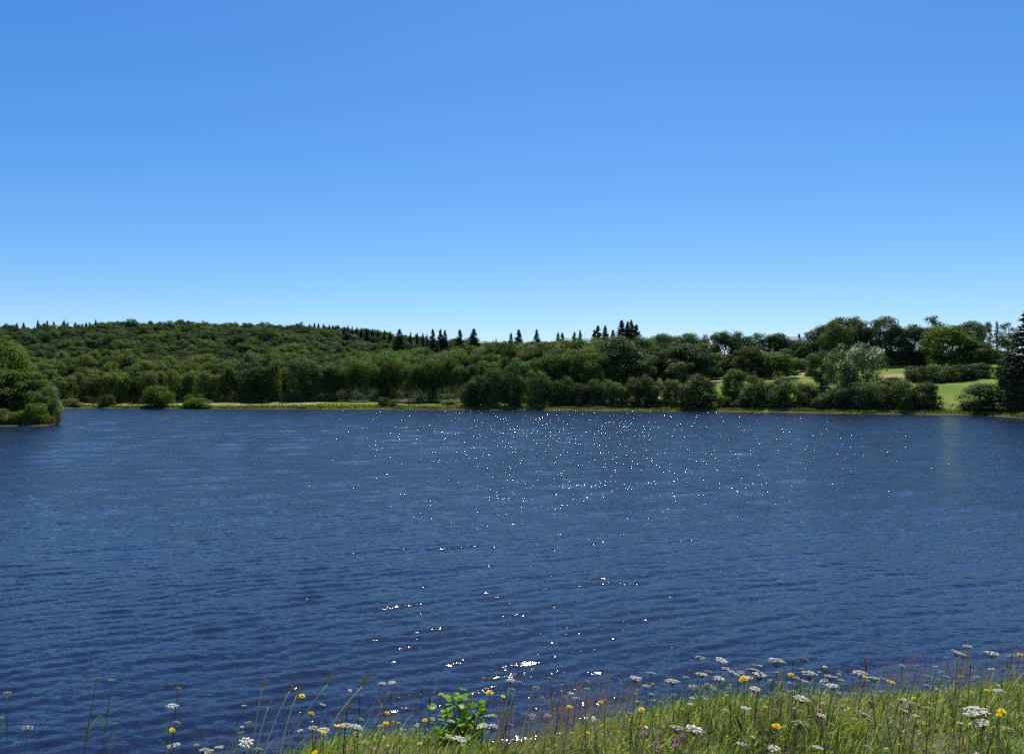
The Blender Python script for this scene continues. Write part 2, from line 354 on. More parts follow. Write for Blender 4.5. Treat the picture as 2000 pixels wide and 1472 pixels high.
# ------------------------------------------------------------------ tree prototypes (crown and trunk meshes, shared by all copies)
def unit(n, r):
    v = r.normal(size=(n, 3)); return v / np.linalg.norm(v, axis=1, keepdims=True)
def leaf_quads(pos, nrm, size, r, aspect=.62):
    """leaf-spray faces: rhombic quads bent a little, one island each"""
    n = len(pos); a = np.cross(nrm, unit(n, r)); a /= np.linalg.norm(a, axis=1, keepdims=True) + 1e-9
    b = np.cross(nrm, a); s = size[:, None]
    p0 = pos - a * s * .5; p2 = pos + a * s * .5; bend = nrm * s * r.uniform(-.12, .12, (n, 1))
    p1 = pos + b * s * aspect * .5 + bend; p3 = pos - b * s * aspect * .5 + bend
    v = np.stack([p0, p1, p2, p3], 1).reshape(-1, 3)
    return v, np.arange(4 * n).reshape(-1, 4)
def limb(mb, p0, p1, r0, r1, rr, n=4, segs=4, sag=.08):
    p0 = Vector(p0); p1 = Vector(p1); L = (p1 - p0).length; pts = []
    for i in range(segs + 1):
        t = i / segs; p = p0.lerp(p1, t)
        if 0 < i < segs: p = p + Vector((rr.normal() * L * .04, rr.normal() * L * .04, L * sag * math.sin(math.pi * t)))
        pts.append(p)
    mb.tube(pts, [r0 + (r1 - r0) * i / segs for i in range(segs + 1)], n)

def broadleaf(name, seed, H, Rr, base, nl, lobe, nleaf, leaf, bark, lmat, droop=0.0, top=.9, trunk_r=.22, stems=1, flat=.8):
    r = np.random.default_rng(seed); zc = (base + 1) / 2 * H; hz = (1 - base) / 2 * H
    # clumps of foliage sit round the crown's envelope, a few inside it
    c = []
    while len(c) < nl:
        d = unit(1, r)[0]; q = r.uniform(.3, 1.0) ** .5; lr = lobe * Rr * r.uniform(.65, 1.3)
        q *= .80 + .42 * float(vnoise(d[0] * 1.4 + seed, d[1] * 1.4 + d[2] * 2.1, 1.0, seed))     # lopsided, uneven outline
        ax = max(Rr - lr * .55, Rr * .3); az = max(hz - lr * flat * .7, hz * .3)
        sq = 1 + .22 * (1 - abs(d[2])) * abs(d[2]) * 2                                              # shoulders fuller than an ellipsoid's
        p = np.array([d[0] * ax * q * sq, d[1] * ax * q * sq, zc + d[2] * az * q * (sq if d[2] < 0 else 1)])
        if all(np.linalg.norm(p - o[0]) > .52 * lr for o in c) or r.random() < .15: c.append((p, lr))
    V = []; Fs = []; off = 0
    for p, lr in c:
        n = int(nleaf / nl * (lr / (lobe * Rr)) ** 2 * r.uniform(.75, 1.2)); d = unit(n, r)
        d[:, 2] = np.where((d[:, 2] < -.25) & (r.random(n) < .55), -d[:, 2], d[:, 2])
        rad = lr * (r.random(n) ** .35) * (1 + .28 * (vnoise(d[:, 0] * 3 + seed, d[:, 1] * 3 + d[:, 2] * 2, 1.0, seed) - .4))
        q = p + d * rad[:, None] * np.array([1, 1, flat])
        if droop: q[:, 2] -= droop * lr * (rad / lr) * (1 - np.abs(d[:, 2])) * r.random(n)
        nm = d * 1.0 + unit(n, r) * .62 + np.array([0, 0, .25]); nm /= np.linalg.norm(nm, axis=1, keepdims=True)
        v, f = leaf_quads(q, nm, leaf * r.uniform(.6, 1.35, n), r)
        V.append(v); Fs.append(f + off); off += len(v)
    crown = mesh_np(name + '_crown', np.concatenate(V), np.concatenate(Fs), [lmat])
    mb = MB()
    for s in range(stems):
        a = 6.28 * s / stems + r.random(); sp = 0 if stems == 1 else Rr * .35
        tip = (math.cos(a) * sp + r.normal() * .25, math.sin(a) * sp + r.normal() * .25, H * top)
        b0 = (0, 0, -.6) if stems == 1 else (math.cos(a) * .25, math.sin(a) * .25, -.5)
        limb(mb, b0, tip, trunk_r * (1 if stems == 1 else .6), trunk_r * .12, r, 6, 7, 0)
        for k in range(max(3, int(min(16, nl * .5) / stems))):
            p, lr = c[r.integers(len(c))]; t = np.clip((p[2] - lr * 1.2) / (H * top), max(base * .55, .06), .8)
            st = tuple(b0[i] + (tip[i] - b0[i]) * t for i in range(3)); limb(mb, st, tuple(p), trunk_r * .38 * (1.05 - t), .03, r, 4, 3)
    return crown, mb.mesh(name + '_trunk', [bark])
def conifer(name, seed, H, Rr, base, nleaf, leaf, sparse=1.0):
    r = np.random.default_rng(seed); V = []; Fs = []; off = 0; mb = MB()
    mb.tube([(0, 0, -.5), (0, 0, H * .4), (.03, .02, H * .98)], [.26, .18, .02], 6)
    z = base * H; nb = []
    while z < H * .985:
        t = (z / H - base) / (1 - base); L = Rr * (1 - t) ** .85 * (.75 if t < .06 else 1)
        for _ in range(max(3, int((6 if t < .8 else 4) * sparse))): nb.append((z + r.normal() * .12, r.uniform(0, 6.283), L * r.uniform(.62, 1.12)))
        z += H * .027 * (1.25 - .7 * t)
    tot = sum(b[2] + .3 for b in nb)
    for z, a, L in nb:
        n = max(5, int(nleaf * (L + .3) / tot)); s = r.random(n) ** .75
        drp = -.32 * L * s ** 1.1 + .20 * L * s ** 3; w = (.20 * L * (1.15 - s) + .10) * r.normal(size=n)
        ca, sa = math.cos(a), math.sin(a)
        q = np.stack([ca * L * s - sa * w, sa * L * s + ca * w, z + drp - np.abs(r.normal(size=n)) * .16], 1)
        nm = unit(n, r) * .8 + np.array([ca * .3, sa * .3, .6]); nm /= np.linalg.norm(nm, axis=1, keepdims=True)
        v, f = leaf_quads(q, nm, leaf * r.uniform(.6, 1.3, n), r, .42); V.append(v); Fs.append(f + off); off += len(v)
        if L > .5: mb.tube([(0, 0, z), (ca * L * .8, sa * L * .8, z - .2 * L)], [.045, .012], 3, 0, False)
    return mesh_np(name + '_crown', np.concatenate(V), np.concatenate(Fs), [M['needle']]), mb.mesh(name + '_trunk', [M['bark']])

PROTO = {}   # kind -> list of (crown mesh, trunk mesh, nominal height, nominal radius)
def proto(kind, i, pair, H, Rr): PROTO.setdefault(kind, []).append((*pair, H, Rr))
for i in range(4): proto('round', i, broadleaf(f'round_tree{i}', 30 + i, 15, 5.2, -.06, 64, .34, 13500, .46, M['bark'], M['leaf_mid'], flat=.95, trunk_r=.26), 15, 5.2)
for i in range(3): proto('grove', i, broadleaf(f'grove_tree{i}', 60 + i, 15, 3.2, .24, 44, .40, 7000, .34, M['bark_birch'], M['leaf_birch'], droop=.9, flat=1.6, trunk_r=.16), 15, 3.2)
for i in range(3): proto('birch', i, broadleaf(f'birch_tree{i}', 50 + i, 15, 2.9, .02, 54, .40, 8500, .34, M['bark_birch'], M['leaf_birch'], droop=.9, flat=1.7, trunk_r=.15), 15, 2.9)
for i in range(3): proto('open', i, broadleaf(f'ridge_tree{i}', 70 + i, 15, 4.6, .24, 36, .35, 6500, .42, M['bark'], M['leaf_grey'], flat=.85, trunk_r=.22), 15, 4.6)
for i in range(3): proto('bush', i, broadleaf(f'bush{i}', 90 + i, 5, 3.0, -.30, 50, .37, 8500, .28, M['bark'], M['leaf_bright'], flat=.85, trunk_r=.10, stems=4, top=.7), 5, 3.0)
for i in range(3): proto('willow', i, broadleaf(f'willow_shrub{i}', 110 + i, 7, 3.2, -.20, 52, .37, 9000, .29, M['bark'], M['leaf_hedge'], flat=1.0, droop=.3, trunk_r=.13, stems=5, top=.75), 7, 3.2)
for i in range(2): proto('silver', i, broadleaf(f'silver_willow{i}', 130 + i, 16, 4.8, -.10, 62, .32, 12000, .38, M['bark'], M['leaf_silver'], flat=.95, droop=.5, trunk_r=.24, stems=2, top=.7), 16, 4.8)
for i in range(3): proto('spruce', i, conifer(f'spruce{i}', 150 + i, 20, 3.9, .04, 5600, .55), 20, 3.9)
for i in range(2): proto('larch', i, conifer(f'larch{i}', 160 + i, 16, 2.2, .22, 1500, .42, .6), 16, 2.2)

TREES = []
WF = {'spruce': 1.2, 'open': 1.25, 'round': 1.25, 'silver': 1.15, 'bush': 1.1, 'willow': 1.16}
count_kind = {}
def tree(kind, px, top, d, wpx, name, label, cat='tree', group=None, mat=None, base=None):
    """a tree or shrub at photo column px and depth d (m); its top reaches photo row `top`, its crown is wpx wide"""
    i = count_kind.get(kind, 0); count_kind[kind] = i + 1
    cr, tr, H, Rr = PROTO[kind][i % len(PROTO[kind])]
    z = lz(px, d) if base is None else base
    h = max(ZP(top, d) - z, 1.0); sz = h / H * (1.02 if kind in ('spruce', 'larch') else 1.07); sx = (wpx * WF.get(kind, 1.14) / F * d) / (2 * Rr)
    e = empty(name, (X(px, d), d, z - .05), random.uniform(0, 6.28), (sx, sx, sz))
    c = link('crown', cr, e); t = link('trunk', tr, e)
    if mat:
        c.material_slots[0].link = 'OBJECT'; c.material_slots[0].material = M[mat]
    tag(e, label, cat, group); TREES.append((px, d, wpx)); return e

# --- shrubs on the far shore, left to right
S = lambda px, o: float(shore(px)) + o
SB = 'shrubs on the far shore'
tree('bush', 141, 778, S(141, 3), 36, 'shrub', 'low spreading shrub on the shore nearest the wooded headland', 'shrub', SB, 'leaf_mid')
tree('bush', 208, 769, S(208, 3), 27, 'shrub', 'small egg-shaped shrub alone on the dry grass strip', 'shrub', SB, 'leaf_mid')
tree('bush', 309, 752, S(309, 3), 58, 'shrub', 'large round bright green shrub standing at the water on the left shore', 'shrub', SB)
tree('bush', 369, 770, S(369, 3), 22, 'shrub', 'small upright shrub behind the low shrub right of the large round one', 'shrub', SB)
tree('bush', 388, 776, S(388, 1), 46, 'shrub', 'low wide bright shrub at the water right of the large round one', 'shrub', SB)
tree('bush', 750, 775, S(750, 4), 24, 'shrub', 'rounded shrub on the shore before the open trunks, left of a pair', 'shrub', SB, 'leaf_mid')
tree('bush', 769, 780, S(769, 4), 19, 'shrub', 'smaller shrub on the shore before the open trunks, right of a pair', 'shrub', SB, 'leaf_mid')
tree('bush', 880, 781, S(880, 14), 34, 'shrub', 'pale green shrub beside the dark thicket in the clearing', 'shrub', SB, 'leaf_mid')
# --- wooded headland on the left; its lighter leaf materials also paint in side light
HL = 'trees of the left headland'
tree('birch', -4, 652, 126, 88, 'tall_tree', 'tall light green tree cut by the left edge of the picture', 'tree', HL, 'leaf_bright')
tree('round', 22, 712, 124, 84, 'headland_tree', 'broad tree below the tall light green one on the headland', 'tree', HL, 'leaf_bright')
tree('round', -40, 730, 119, 90, 'headland_tree', 'lower tree at the headland foot by the left edge, behind the waterline bush', 'tree', HL, 'leaf_birch')
tree('round', 62, 738, 124, 68, 'headland_tree', 'spreading green tree leaning over the headland water', 'tree', HL, 'leaf_birch')
tree('willow', 88, 752, 121, 48, 'headland_shrub', 'outermost dark shrub at the headland tip', 'shrub', HL)
tree('willow', 104, 778, 119, 24, 'headland_shrub', 'low dark shrub over the water at the very tip of the headland', 'shrub', HL)
tree('bush', 67, 786, 115.6, 46, 'headland_shrub', 'bright round bush at the foot of the headland', 'shrub', HL)
tree('bush', 40, 802, 114.6, 30, 'headland_shrub', 'small bright bush left of the bright round bush on the headland', 'shrub', HL)
tree('bush', 2, 796, 115, 40, 'headland_shrub', 'bright bush at the waterline by the left picture edge', 'shrub', HL, 'leaf_birch')
# --- the line of willows on the middle shore
WL = 'willow line on the middle shore'
for px, tp, w, lb, mt in ((916, 752, 40, 'dark thicket willow at the left end of the willow line', 'leaf_dark'),
        (940, 728, 46, 'leftmost of the four taller willows at the left of the line', None), (969, 721, 44, 'second of the four taller willows, left of the middle', None),
        (1001, 718, 46, 'third of the four taller willows, the highest', None), (1047, 719, 48, 'rightmost and broadest of the four taller willows', None)):
    tree('willow', px, tp, S(px, 7), w, 'willow_shrub', lb, 'shrub', WL, mt)
for k, (px, tp) in enumerate(((1078, 745), (1104, 741), (1131, 746), (1158, 742), (1184, 746), (1209, 744), (1236, 738), (1262, 737), (1288, 741), (1316, 742))):
    tree('willow', px, tp, S(px, 8), 40, 'willow_shrub', f'{ordinal(k + 1)} from the left of the ten even low willows forming a hedge', 'shrub', WL)
tree('willow', 1364, 737, S(1364, 6), 72, 'willow_shrub', 'large round willow at the right end of the willow hedge', 'shrub', WL)
# --- right shore, front row
RS = 'trees and bushes on the right shore'
tree('round', 1433, 719, S(1433, 12), 42, 'shore_tree', 'small upright tree with a clear stem right of the round willow', 'tree', RS)
tree('willow', 1412, 772, S(1412, 6), 30, 'shore_bush', 'low bush left of the small upright shore tree', 'shrub', RS)
tree('willow', 1452, 768, S(1452, 5), 32, 'shore_bush', 'low dark bush at the foot of the small upright shore tree', 'shrub', RS, 'leaf_dark')
tree('willow', 1474, 738, S(1474, 8), 52, 'shore_bush', 'middle-sized willow between upright tree and broad dome willow', 'shrub', RS)
tree('willow', 1530, 732, S(1530, 8), 72, 'shore_bush', 'broad dome-shaped willow on the right shore', 'shrub', RS)
tree('willow', 1575, 749, S(1575, 8), 44, 'shore_bush', 'lower willow on the right flank of the broad dome willow', 'shrub', RS)
tree('willow', 1608, 770, S(1608, 5), 34, 'shore_bush', 'pale low bush left below the silver willow', 'shrub', RS, 'leaf_grey')
tree('silver', 1643, 684, S(1643, 12), 66, 'silver_willow', 'lower left one of the two silvery willows on the right shore', 'tree', RS)
tree('silver', 1680, 667, S(1680, 17), 84, 'silver_willow', 'taller right one of the two silvery willows on the right shore', 'tree', RS)
tree('round', 1605, 680, 207, 40, 'narrow_tree', 'narrow dark green tree just left of the silver willows', 'tree', RS, 'leaf_dark')
for px, tp, w, mt, lb in ((1640, 758, 46, 'leaf_dark', 'dark bush under the left silver willow'), (1682, 748, 52, 'leaf_dark', 'dark bush under the right silver willow'),
        (1722, 748, 52, 'leaf_hedge', 'bush right of the silver willows, first of three in line'), (1764, 742, 56, 'leaf_hedge', 'middle bush of three in line right of the silver willows'),
        (1806, 746, 60, 'leaf_dark', 'dark round bush left of the open meadow'), (1919, 747, 78, 'leaf_dark', 'dark round bush right of the open meadow')):
    tree('bush', px, tp, S(px, 6), w, 'shore_bush', lb, 'shrub', RS, mt)
# --- mid slope on the right
MS = 'hedge bushes on the right slope'
for k, (px, tp, w, mt) in enumerate(((1792, 714, 46, 'leaf_dark'), (1822, 711, 46, 'leaf_grey'), (1853, 715, 46, 'leaf_hedge'), (1884, 711, 48, 'leaf_dark'), (1912, 709, 44, 'leaf_dark'))):
    tree('bush', px, tp, 214 + k * .8, w, 'hedge_bush', f'{ordinal(k + 1)} bush from the left in the hedge above the meadow', 'shrub', MS, mt)
tree('bush', 1744, 735, 200, 54, 'hedge_bush', 'bush below the hay strip right of the silver willows', 'shrub', MS, 'leaf_hedge')
for px, tp, d, w, kd, mt, lb in (
    (1213, 659, 232, 98, 'round', 'leaf_dark', 'large dark rounded tree behind the willow hedge, below the spruces'),
    (1296, 679, 235, 60, 'round', 'leaf_dark', 'dark round tree next right of the largest rounded one'),
    (1354, 668, 237, 82, 'round', 'leaf_dark', 'broad dark tree above the large round willow'),
    (1252, 654, 292, 66, 'round', 'leaf_mid', 'tree on the skyline right of the tall spruce group'),
    (1303, 655, 305, 26, 'open', 'leaf_grey', 'small thin skyline tree right of the gap'),
    (1338, 652, 292, 64, 'round', 'leaf_mid', 'wide skyline tree behind the broad dark tree'),
    (1376, 657, 292, 40, 'round', 'leaf_mid', 'lower skyline tree between two wide ones'),
    (1421, 645, 272, 62, 'round', 'leaf_dark', 'dark skyline tree with bare lower trunk left of centre right slope'),
    (1453, 648, 292, 44, 'round', 'leaf_dark', 'dark skyline tree right beside the bare-trunk one'),
    (1466, 678, 238, 52, 'round', 'leaf_mid', 'green mid-slope tree left of the rounder one'),
    (1517, 684, 236, 66, 'round', 'leaf_mid', 'round green mid-slope tree left of the small green field'),
    (1511, 649, 305, 52, 'round', 'leaf_dark', 'dark round skyline tree left of the house roof'),
    (1480, 652, 310, 20, 'open', 'leaf_grey', 'thin pale skyline tree between two dark ones'),
    (1544, 659, 322, 44, 'round', 'leaf_grey', 'grey-green tree in front of the house'),
    (1585, 664, 300, 46, 'round', 'leaf_dark', 'dark tree just right of the house roof'),
    (1612, 636, 285, 66, 'open', 'leaf_grey', 'leftmost high tree on the right ridge'),
    (1632, 625, 268, 52, 'round', 'leaf_mid', 'green tree at the left of the right ridge'),
    (1655, 622, 282, 60, 'open', 'leaf_grey', 'high grey-green ridge tree behind the silver willows, left one'),
    (1680, 622, 280, 48, 'open', 'leaf_grey', 'high grey-green ridge tree behind the silver willows, right one'),
    (1700, 640, 276, 34, 'open', 'leaf_grey', 'lower ridge tree between two tall see-through ones'),
    (1727, 619, 272, 46, 'open', 'leaf_grey', 'tall ridge tree with sky showing between its trunks'),
    (1758, 632, 270, 46, 'round', 'leaf_dark', 'dark ridge tree left of a sky gap'),
    (1795, 630, 270, 48, 'round', 'leaf_dark', 'dark ridge tree right of a sky gap'),
    (1832, 621, 285, 46, 'open', 'leaf_grey', 'pale ridge tree behind the bright green one'),
    (1852, 637, 250, 78, 'round', 'leaf_bright', 'big bright green tree above the hedge on the right slope'),
    (1890, 629, 282, 54, 'open', 'leaf_grey', 'grey-green ridge tree right of the bright green one'),
    (1912, 668, 246, 54, 'round', 'leaf_mid', 'low round tree right below the bright green one'),
    (1922, 631, 290, 26, 'open', 'leaf_grey', 'thin pale ridge tree left of the larch-like one'),
    (1947, 627, 285, 28, 'larch', None, 'sparse pointed ridge tree left of the big spruce'),
    (1972, 634, 290, 36, 'open', 'leaf_grey', 'pale ridge tree half behind the big spruce'),
    (1252, 694, 226, 56, 'round', 'leaf_dark', 'lower dark tree between the two large rounded trees behind the hedge'),
    (1322, 702, 228, 50, 'round', 'leaf_mid', 'lower tree in the gap left of the broad dark tree'),
    (1392, 690, 252, 46, 'round', 'leaf_mid', 'tree at the right foot of the broad dark tree'),
    (1436, 694, 250, 40, 'round', 'leaf_dark', 'small dark tree left behind the green mid-slope trees'),
    (1556, 700, 262, 40, 'round', 'leaf_dark', 'small dark tree right of the round green mid-slope tree'),
    (1130, 700, 222, 60, 'round', 'leaf_mid', 'rounded tree behind the left part of the willow hedge'),
    (1176, 690, 226, 56, 'round', 'leaf_mid', 'rounded tree left of the largest dark tree behind the hedge')):
    tree(kd, px, tp, d, w, 'slope_tree', lb, 'tree', 'trees on the right slope', mt)
for px, tp, d, w, lb in ((2012, 594, 152, 150, 'big dark spruce at the right edge of the picture'),):
    tree('spruce', px, tp, d, w, 'spruce_tree', lb, 'tree')
tree('round', 1978, 690, 163, 58, 'edge_tree', 'dark broadleaf tree under the big spruce at the right edge', 'tree', None, 'leaf_dark')
tree('bush', 1992, 752, 150, 50, 'edge_bush', 'dark bush at the water under the big spruce', 'shrub', None, 'leaf_dark')
for k, (px, tp, w) in enumerate(((1690, 686, 44), (1716, 688, 42), (1741, 684, 46), (1768, 690, 44), (1795, 684, 46), (1822, 688, 44), (1880, 682, 50), (1936, 680, 48), (1962, 684, 46))):
    tree('bush', px, tp, 276 + 3 * (k % 3), w, 'ridge_bush', f'{ordinal(k + 1)} dark bush from the left under the trees of the right ridge', 'shrub', 'bushes under the ridge trees', 'leaf_dark')
for k, (px, tp, d, w) in enumerate(((1270, 728, 240, 40), (1325, 733, 238, 34), (1385, 722, 262, 34), (1408, 716, 275, 30), (1490, 722, 246, 34), (1545, 722, 246, 34), (1585, 722, 236, 30), (1570, 700, 285, 40))):
    tree('bush', px, tp, d, w, 'slope_bush', f'{ordinal(k + 1)} low bush from the left among the mid-slope trees', 'shrub', 'low bushes on the right slope', 'leaf_hedge')
# --- single conifers on the skyline
CN = 'conifers on the skyline'
con = [(1161, 644, 330, 15, 'left low one of the spruce trio'), (1168, 636, 330, 17, 'left tall one of the spruce trio'), (1182, 636, 330, 16, 'right tall one of the spruce trio'),
       (1197, 644, 330, 16, 'small spruce between trio and highest group'), (1214, 626, 330, 22, 'leftmost spruce of the highest skyline group'), (1226, 628, 332, 17, 'second spruce of the highest skyline group'),
       (1233, 625, 334, 18, 'third and slimmest spruce of the highest skyline group'), (1243, 634, 330, 18, 'rightmost spruce of the highest skyline group'),
       (1133, 645, 335, 12, 'right one of the two close spruces left of the trio'), (1122, 648, 335, 14, 'left one of the two close spruces left of the trio'), (1098, 650, 335, 14, 'right one of the two low flat-topped spruces'),
       (1090, 649, 335, 12, 'left one of the two low flat-topped spruces'), (1048, 643, 340, 14, 'lone slim spruce above the middle wood'), (1013, 644, 345, 18, 'larger of two spruces above the middle wood'),
       (998, 650, 345, 12, 'smaller of two spruces above the middle wood'), (925, 642, 380, 22, 'broad dark spruce where the hill meets the wood'), (898, 644, 390, 17, 'slim dark spruce left of the broad one'),
       (869, 645, 400, 14, 'right spruce of the hill-end pair'), (860, 643, 400, 15, 'left spruce of the hill-end pair'), (845, 643, 430, 14, 'single spruce left of the hill-end pair'), (780, 643, 430, 20, 'stout spruce on the falling hill ridge')]
for px, tp, d, w, lb in con: tree('spruce', px, tp, d, w * 2.9, 'spruce_tree', lb + ' on skyline', 'tree', CN)
rj = random.Random(3)
k = 0
for px in (33, 46, 74, 85, 92, 105, 125, 132, 147, 168, 175, 187, 191):
    k += 1
    tree('spruce', px, 631 - 3 * rj.random() - (4 if px in (74, 92, 125, 187) else 0), 610, 18 + 6 * rj.random(), 'spruce_tree', f'tiny spruce, {ordinal(k)} from the left along the hilltop left of its high point', 'tree', CN)
k = 0
for px in (614, 622, 632, 643, 650, 661, 672, 680, 688, 697, 706, 716, 728, 738, 750, 762, 802, 815, 826, 834):
    k += 1
    tree('spruce', px, np.interp(px, [614, 690, 762, 834], [633, 639, 649, 653]) - 3 * rj.random(), 600 - (px - 614) * .6, 17 + 6 * rj.random(), 'spruce_tree', f'tiny spruce, {ordinal(k)} from the left along the falling hill ridge', 'tree', CN)

# --- the wood behind the far shore: its three front rows tree by tree
rw = random.Random(5)
def wood_row(x0, x1, step, doff, topf, w, rowname, trunk_gap=False):
    px = x0; n = 0
    while px < x1:
        n += 1
        dd = S(max(px, 125), doff) + rw.uniform(-4, 4)
        kd = 'birch' if rw.random() < (.86 if px < 960 else .5) else 'round'
        if kd == 'birch' and 655 < px < 900 and trunk_gap: kd = 'grove'
        ww = w * rw.uniform(.85, 1.25) * (1.2 if kd == 'round' else 1)
        mt = rw.choice([None, None, 'leaf_mid', 'leaf_birch'] if not (455 < px < 640) else ['leaf_dark', 'leaf_mid', 'leaf_dark'])
        tree(kd, px, topf(px) + rw.uniform(-9, 9), dd, ww, 'woodland_tree', f'{ordinal(n)} tree from the left in the {rowname} row of the wood', 'tree', f'trees in the {rowname} row of the wood', mt)
        px += step * rw.uniform(.8, 1.25)
wood_row(92, 1165, 21, 33, lambda p: np.interp(p, [90, 300, 450, 520, 700, 900, 1000, 1165], [735, 726, 722, 706, 708, 704, 700, 690]), 33, 'front', True)
wood_row(60, 1180, 24, 58, lambda p: np.interp(p, [60, 300, 500, 800, 1000, 1180], [715, 708, 702, 694, 680, 672]), 40, 'second', True)
wood_row(60, 1190, 26, 88, lambda p: np.interp(p, [60, 300, 500, 800, 1000, 1100, 1190], [702, 696, 690, 684, 672, 664, 662]), 42, 'third')

# ------------------------------------------------------------------ the wood on the hill, one mass of crowns
def forest():
    pc = bpy.data.collections.new('forest_kinds')                  # holds the crowns that the wood repeats
    kinds = [('round', 4, 'leaf_mid'), ('birch', 2, None), ('round', 2, 'leaf_dark'), ('spruce', 1, None)]
    protos = []
    for kd, n, mt in kinds:
        for i in range(n):
            cr, tr, H, Rr = PROTO[kd][i]
            me = cr
            if mt and mt != 'leaf_mid': me = cr.copy(); me.materials.clear(); me.materials.append(M[mt])
            o = bpy.data.objects.new(f'{len(protos):02d}_crown', me); pc.objects.link(o); protos.append((kd, H, Rr))
    fr = np.random.default_rng(17); pts = []; sc = []; idx = []; rot = []
    step = 6.0
    for d in np.arange(316, 690, step):
        x0, x1 = X(-260, d), X(1330, d)
        for x in np.arange(x0, x1, step):
            xx = x + fr.uniform(-2.4, 2.4); dd = d + fr.uniform(-2.4, 2.4); px = 1000 + xx / dd * F
            if px > 1140 and dd < 345: continue
            if px > 1180 and dd > 420: continue
            far = np.clip((dd - 400) / 60, 0, 1); h = fr.uniform(8, 14) + far * fr.uniform(-3.5, 1) + 6 * (vnoise(xx, dd, .045, 12) - .5) * far
            dark = vnoise(xx, dd, .03, 8)
            q = fr.random()
            if dd > 560 and px < 900 and q < .05: i = 8
            elif dark + .5 * far > .66: i = 6 + int(fr.random() * 2) if q < .8 else 8 if q > .97 else int(fr.random() * 4)
            else: i = 4 + int(fr.random() * 2) if q < .85 - .65 * far else int(fr.random() * 4)
            kd, H, Rr = protos[i]
            h += 2.5 * np.clip((px - 850) / 100, 0, 1); idx.append(i)
            w = (fr.uniform(3.0, 4.4) + far * fr.uniform(.2, 4.0) * (.4 + vnoise(xx, dd, .03, 15)) if kd != 'spruce' else 3.2) / Rr; s = max(h / H, w * (.92 if kd == 'round' else .6)); pts.append((xx, dd, lz(px, dd) + h - s * H)); sc.append((w, w, s)); rot.append((0, 0, fr.uniform(0, 6.28)))
    me = bpy.data.meshes.new('forest'); me.from_pydata(pts, [], [])
    for nm, ty, arr, key in (('size', 'FLOAT_VECTOR', np.array(sc), 'vector'), ('turn', 'FLOAT_VECTOR', np.array(rot), 'vector'), ('pick', 'INT', np.array(idx), 'value')):
        a = me.attributes.new(nm, ty, 'POINT'); a.data.foreach_set(key, arr.ravel())
    o = link('forest', me); tag(o, 'dark green mixed wood covering the hill behind the lake', 'wood', None, 'stuff')
    ng = bpy.data.node_groups.new('forest_crowns', 'GeometryNodeTree')
    ng.interface.new_socket('Geometry', in_out='INPUT', socket_type='NodeSocketGeometry'); ng.interface.new_socket('Geometry', in_out='OUTPUT', socket_type='NodeSocketGeometry')
    gi = ng.nodes.new('NodeGroupInput'); go = ng.nodes.new('NodeGroupOutput'); ip = ng.nodes.new('GeometryNodeInstanceOnPoints')
    ci = ng.nodes.new('GeometryNodeCollectionInfo'); ci.inputs['Collection'].default_value = pc; ci.inputs['Separate Children'].default_value = True; ci.inputs['Reset Children'].default_value = True
    def na(nm, dt):
        n = ng.nodes.new('GeometryNodeInputNamedAttribute'); n.data_type = dt; n.inputs['Name'].default_value = nm; return n
    a, b, c = na('size', 'FLOAT_VECTOR'), na('turn', 'FLOAT_VECTOR'), na('pick', 'INT'); L = ng.links.new
    er = ng.nodes.new('FunctionNodeEulerToRotation'); L(b.outputs[0], er.inputs[0])
    ip.inputs['Pick Instance'].default_value = True
    L(gi.outputs[0], ip.inputs['Points']); L(ci.outputs[0], ip.inputs['Instance']); L(c.outputs[0], ip.inputs['Instance Index'])
    L(er.outputs[0], ip.inputs['Rotation']); L(a.outputs[0], ip.inputs['Scale']); L(ip.outputs[0], go.inputs[0])
    md = o.modifiers.new('crowns', 'NODES'); md.node_group = ng
    return len(pts)
forest()
def undergrowth():
    g = np.random.default_rng(23); V = []; Fs = []; off = 0
    for k in range(420):
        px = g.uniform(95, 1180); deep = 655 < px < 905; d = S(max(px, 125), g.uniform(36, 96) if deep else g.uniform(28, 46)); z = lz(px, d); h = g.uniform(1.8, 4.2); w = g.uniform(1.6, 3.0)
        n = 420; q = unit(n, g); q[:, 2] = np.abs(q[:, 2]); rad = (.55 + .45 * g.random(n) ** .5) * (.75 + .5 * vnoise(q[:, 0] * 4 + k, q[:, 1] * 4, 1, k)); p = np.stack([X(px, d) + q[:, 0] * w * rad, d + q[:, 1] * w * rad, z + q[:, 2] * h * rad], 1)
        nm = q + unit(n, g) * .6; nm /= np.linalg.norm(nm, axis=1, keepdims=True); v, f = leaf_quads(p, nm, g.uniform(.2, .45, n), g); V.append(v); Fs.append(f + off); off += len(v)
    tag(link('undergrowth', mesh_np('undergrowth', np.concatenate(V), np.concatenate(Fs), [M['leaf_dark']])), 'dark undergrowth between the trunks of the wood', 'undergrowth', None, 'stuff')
undergrowth()

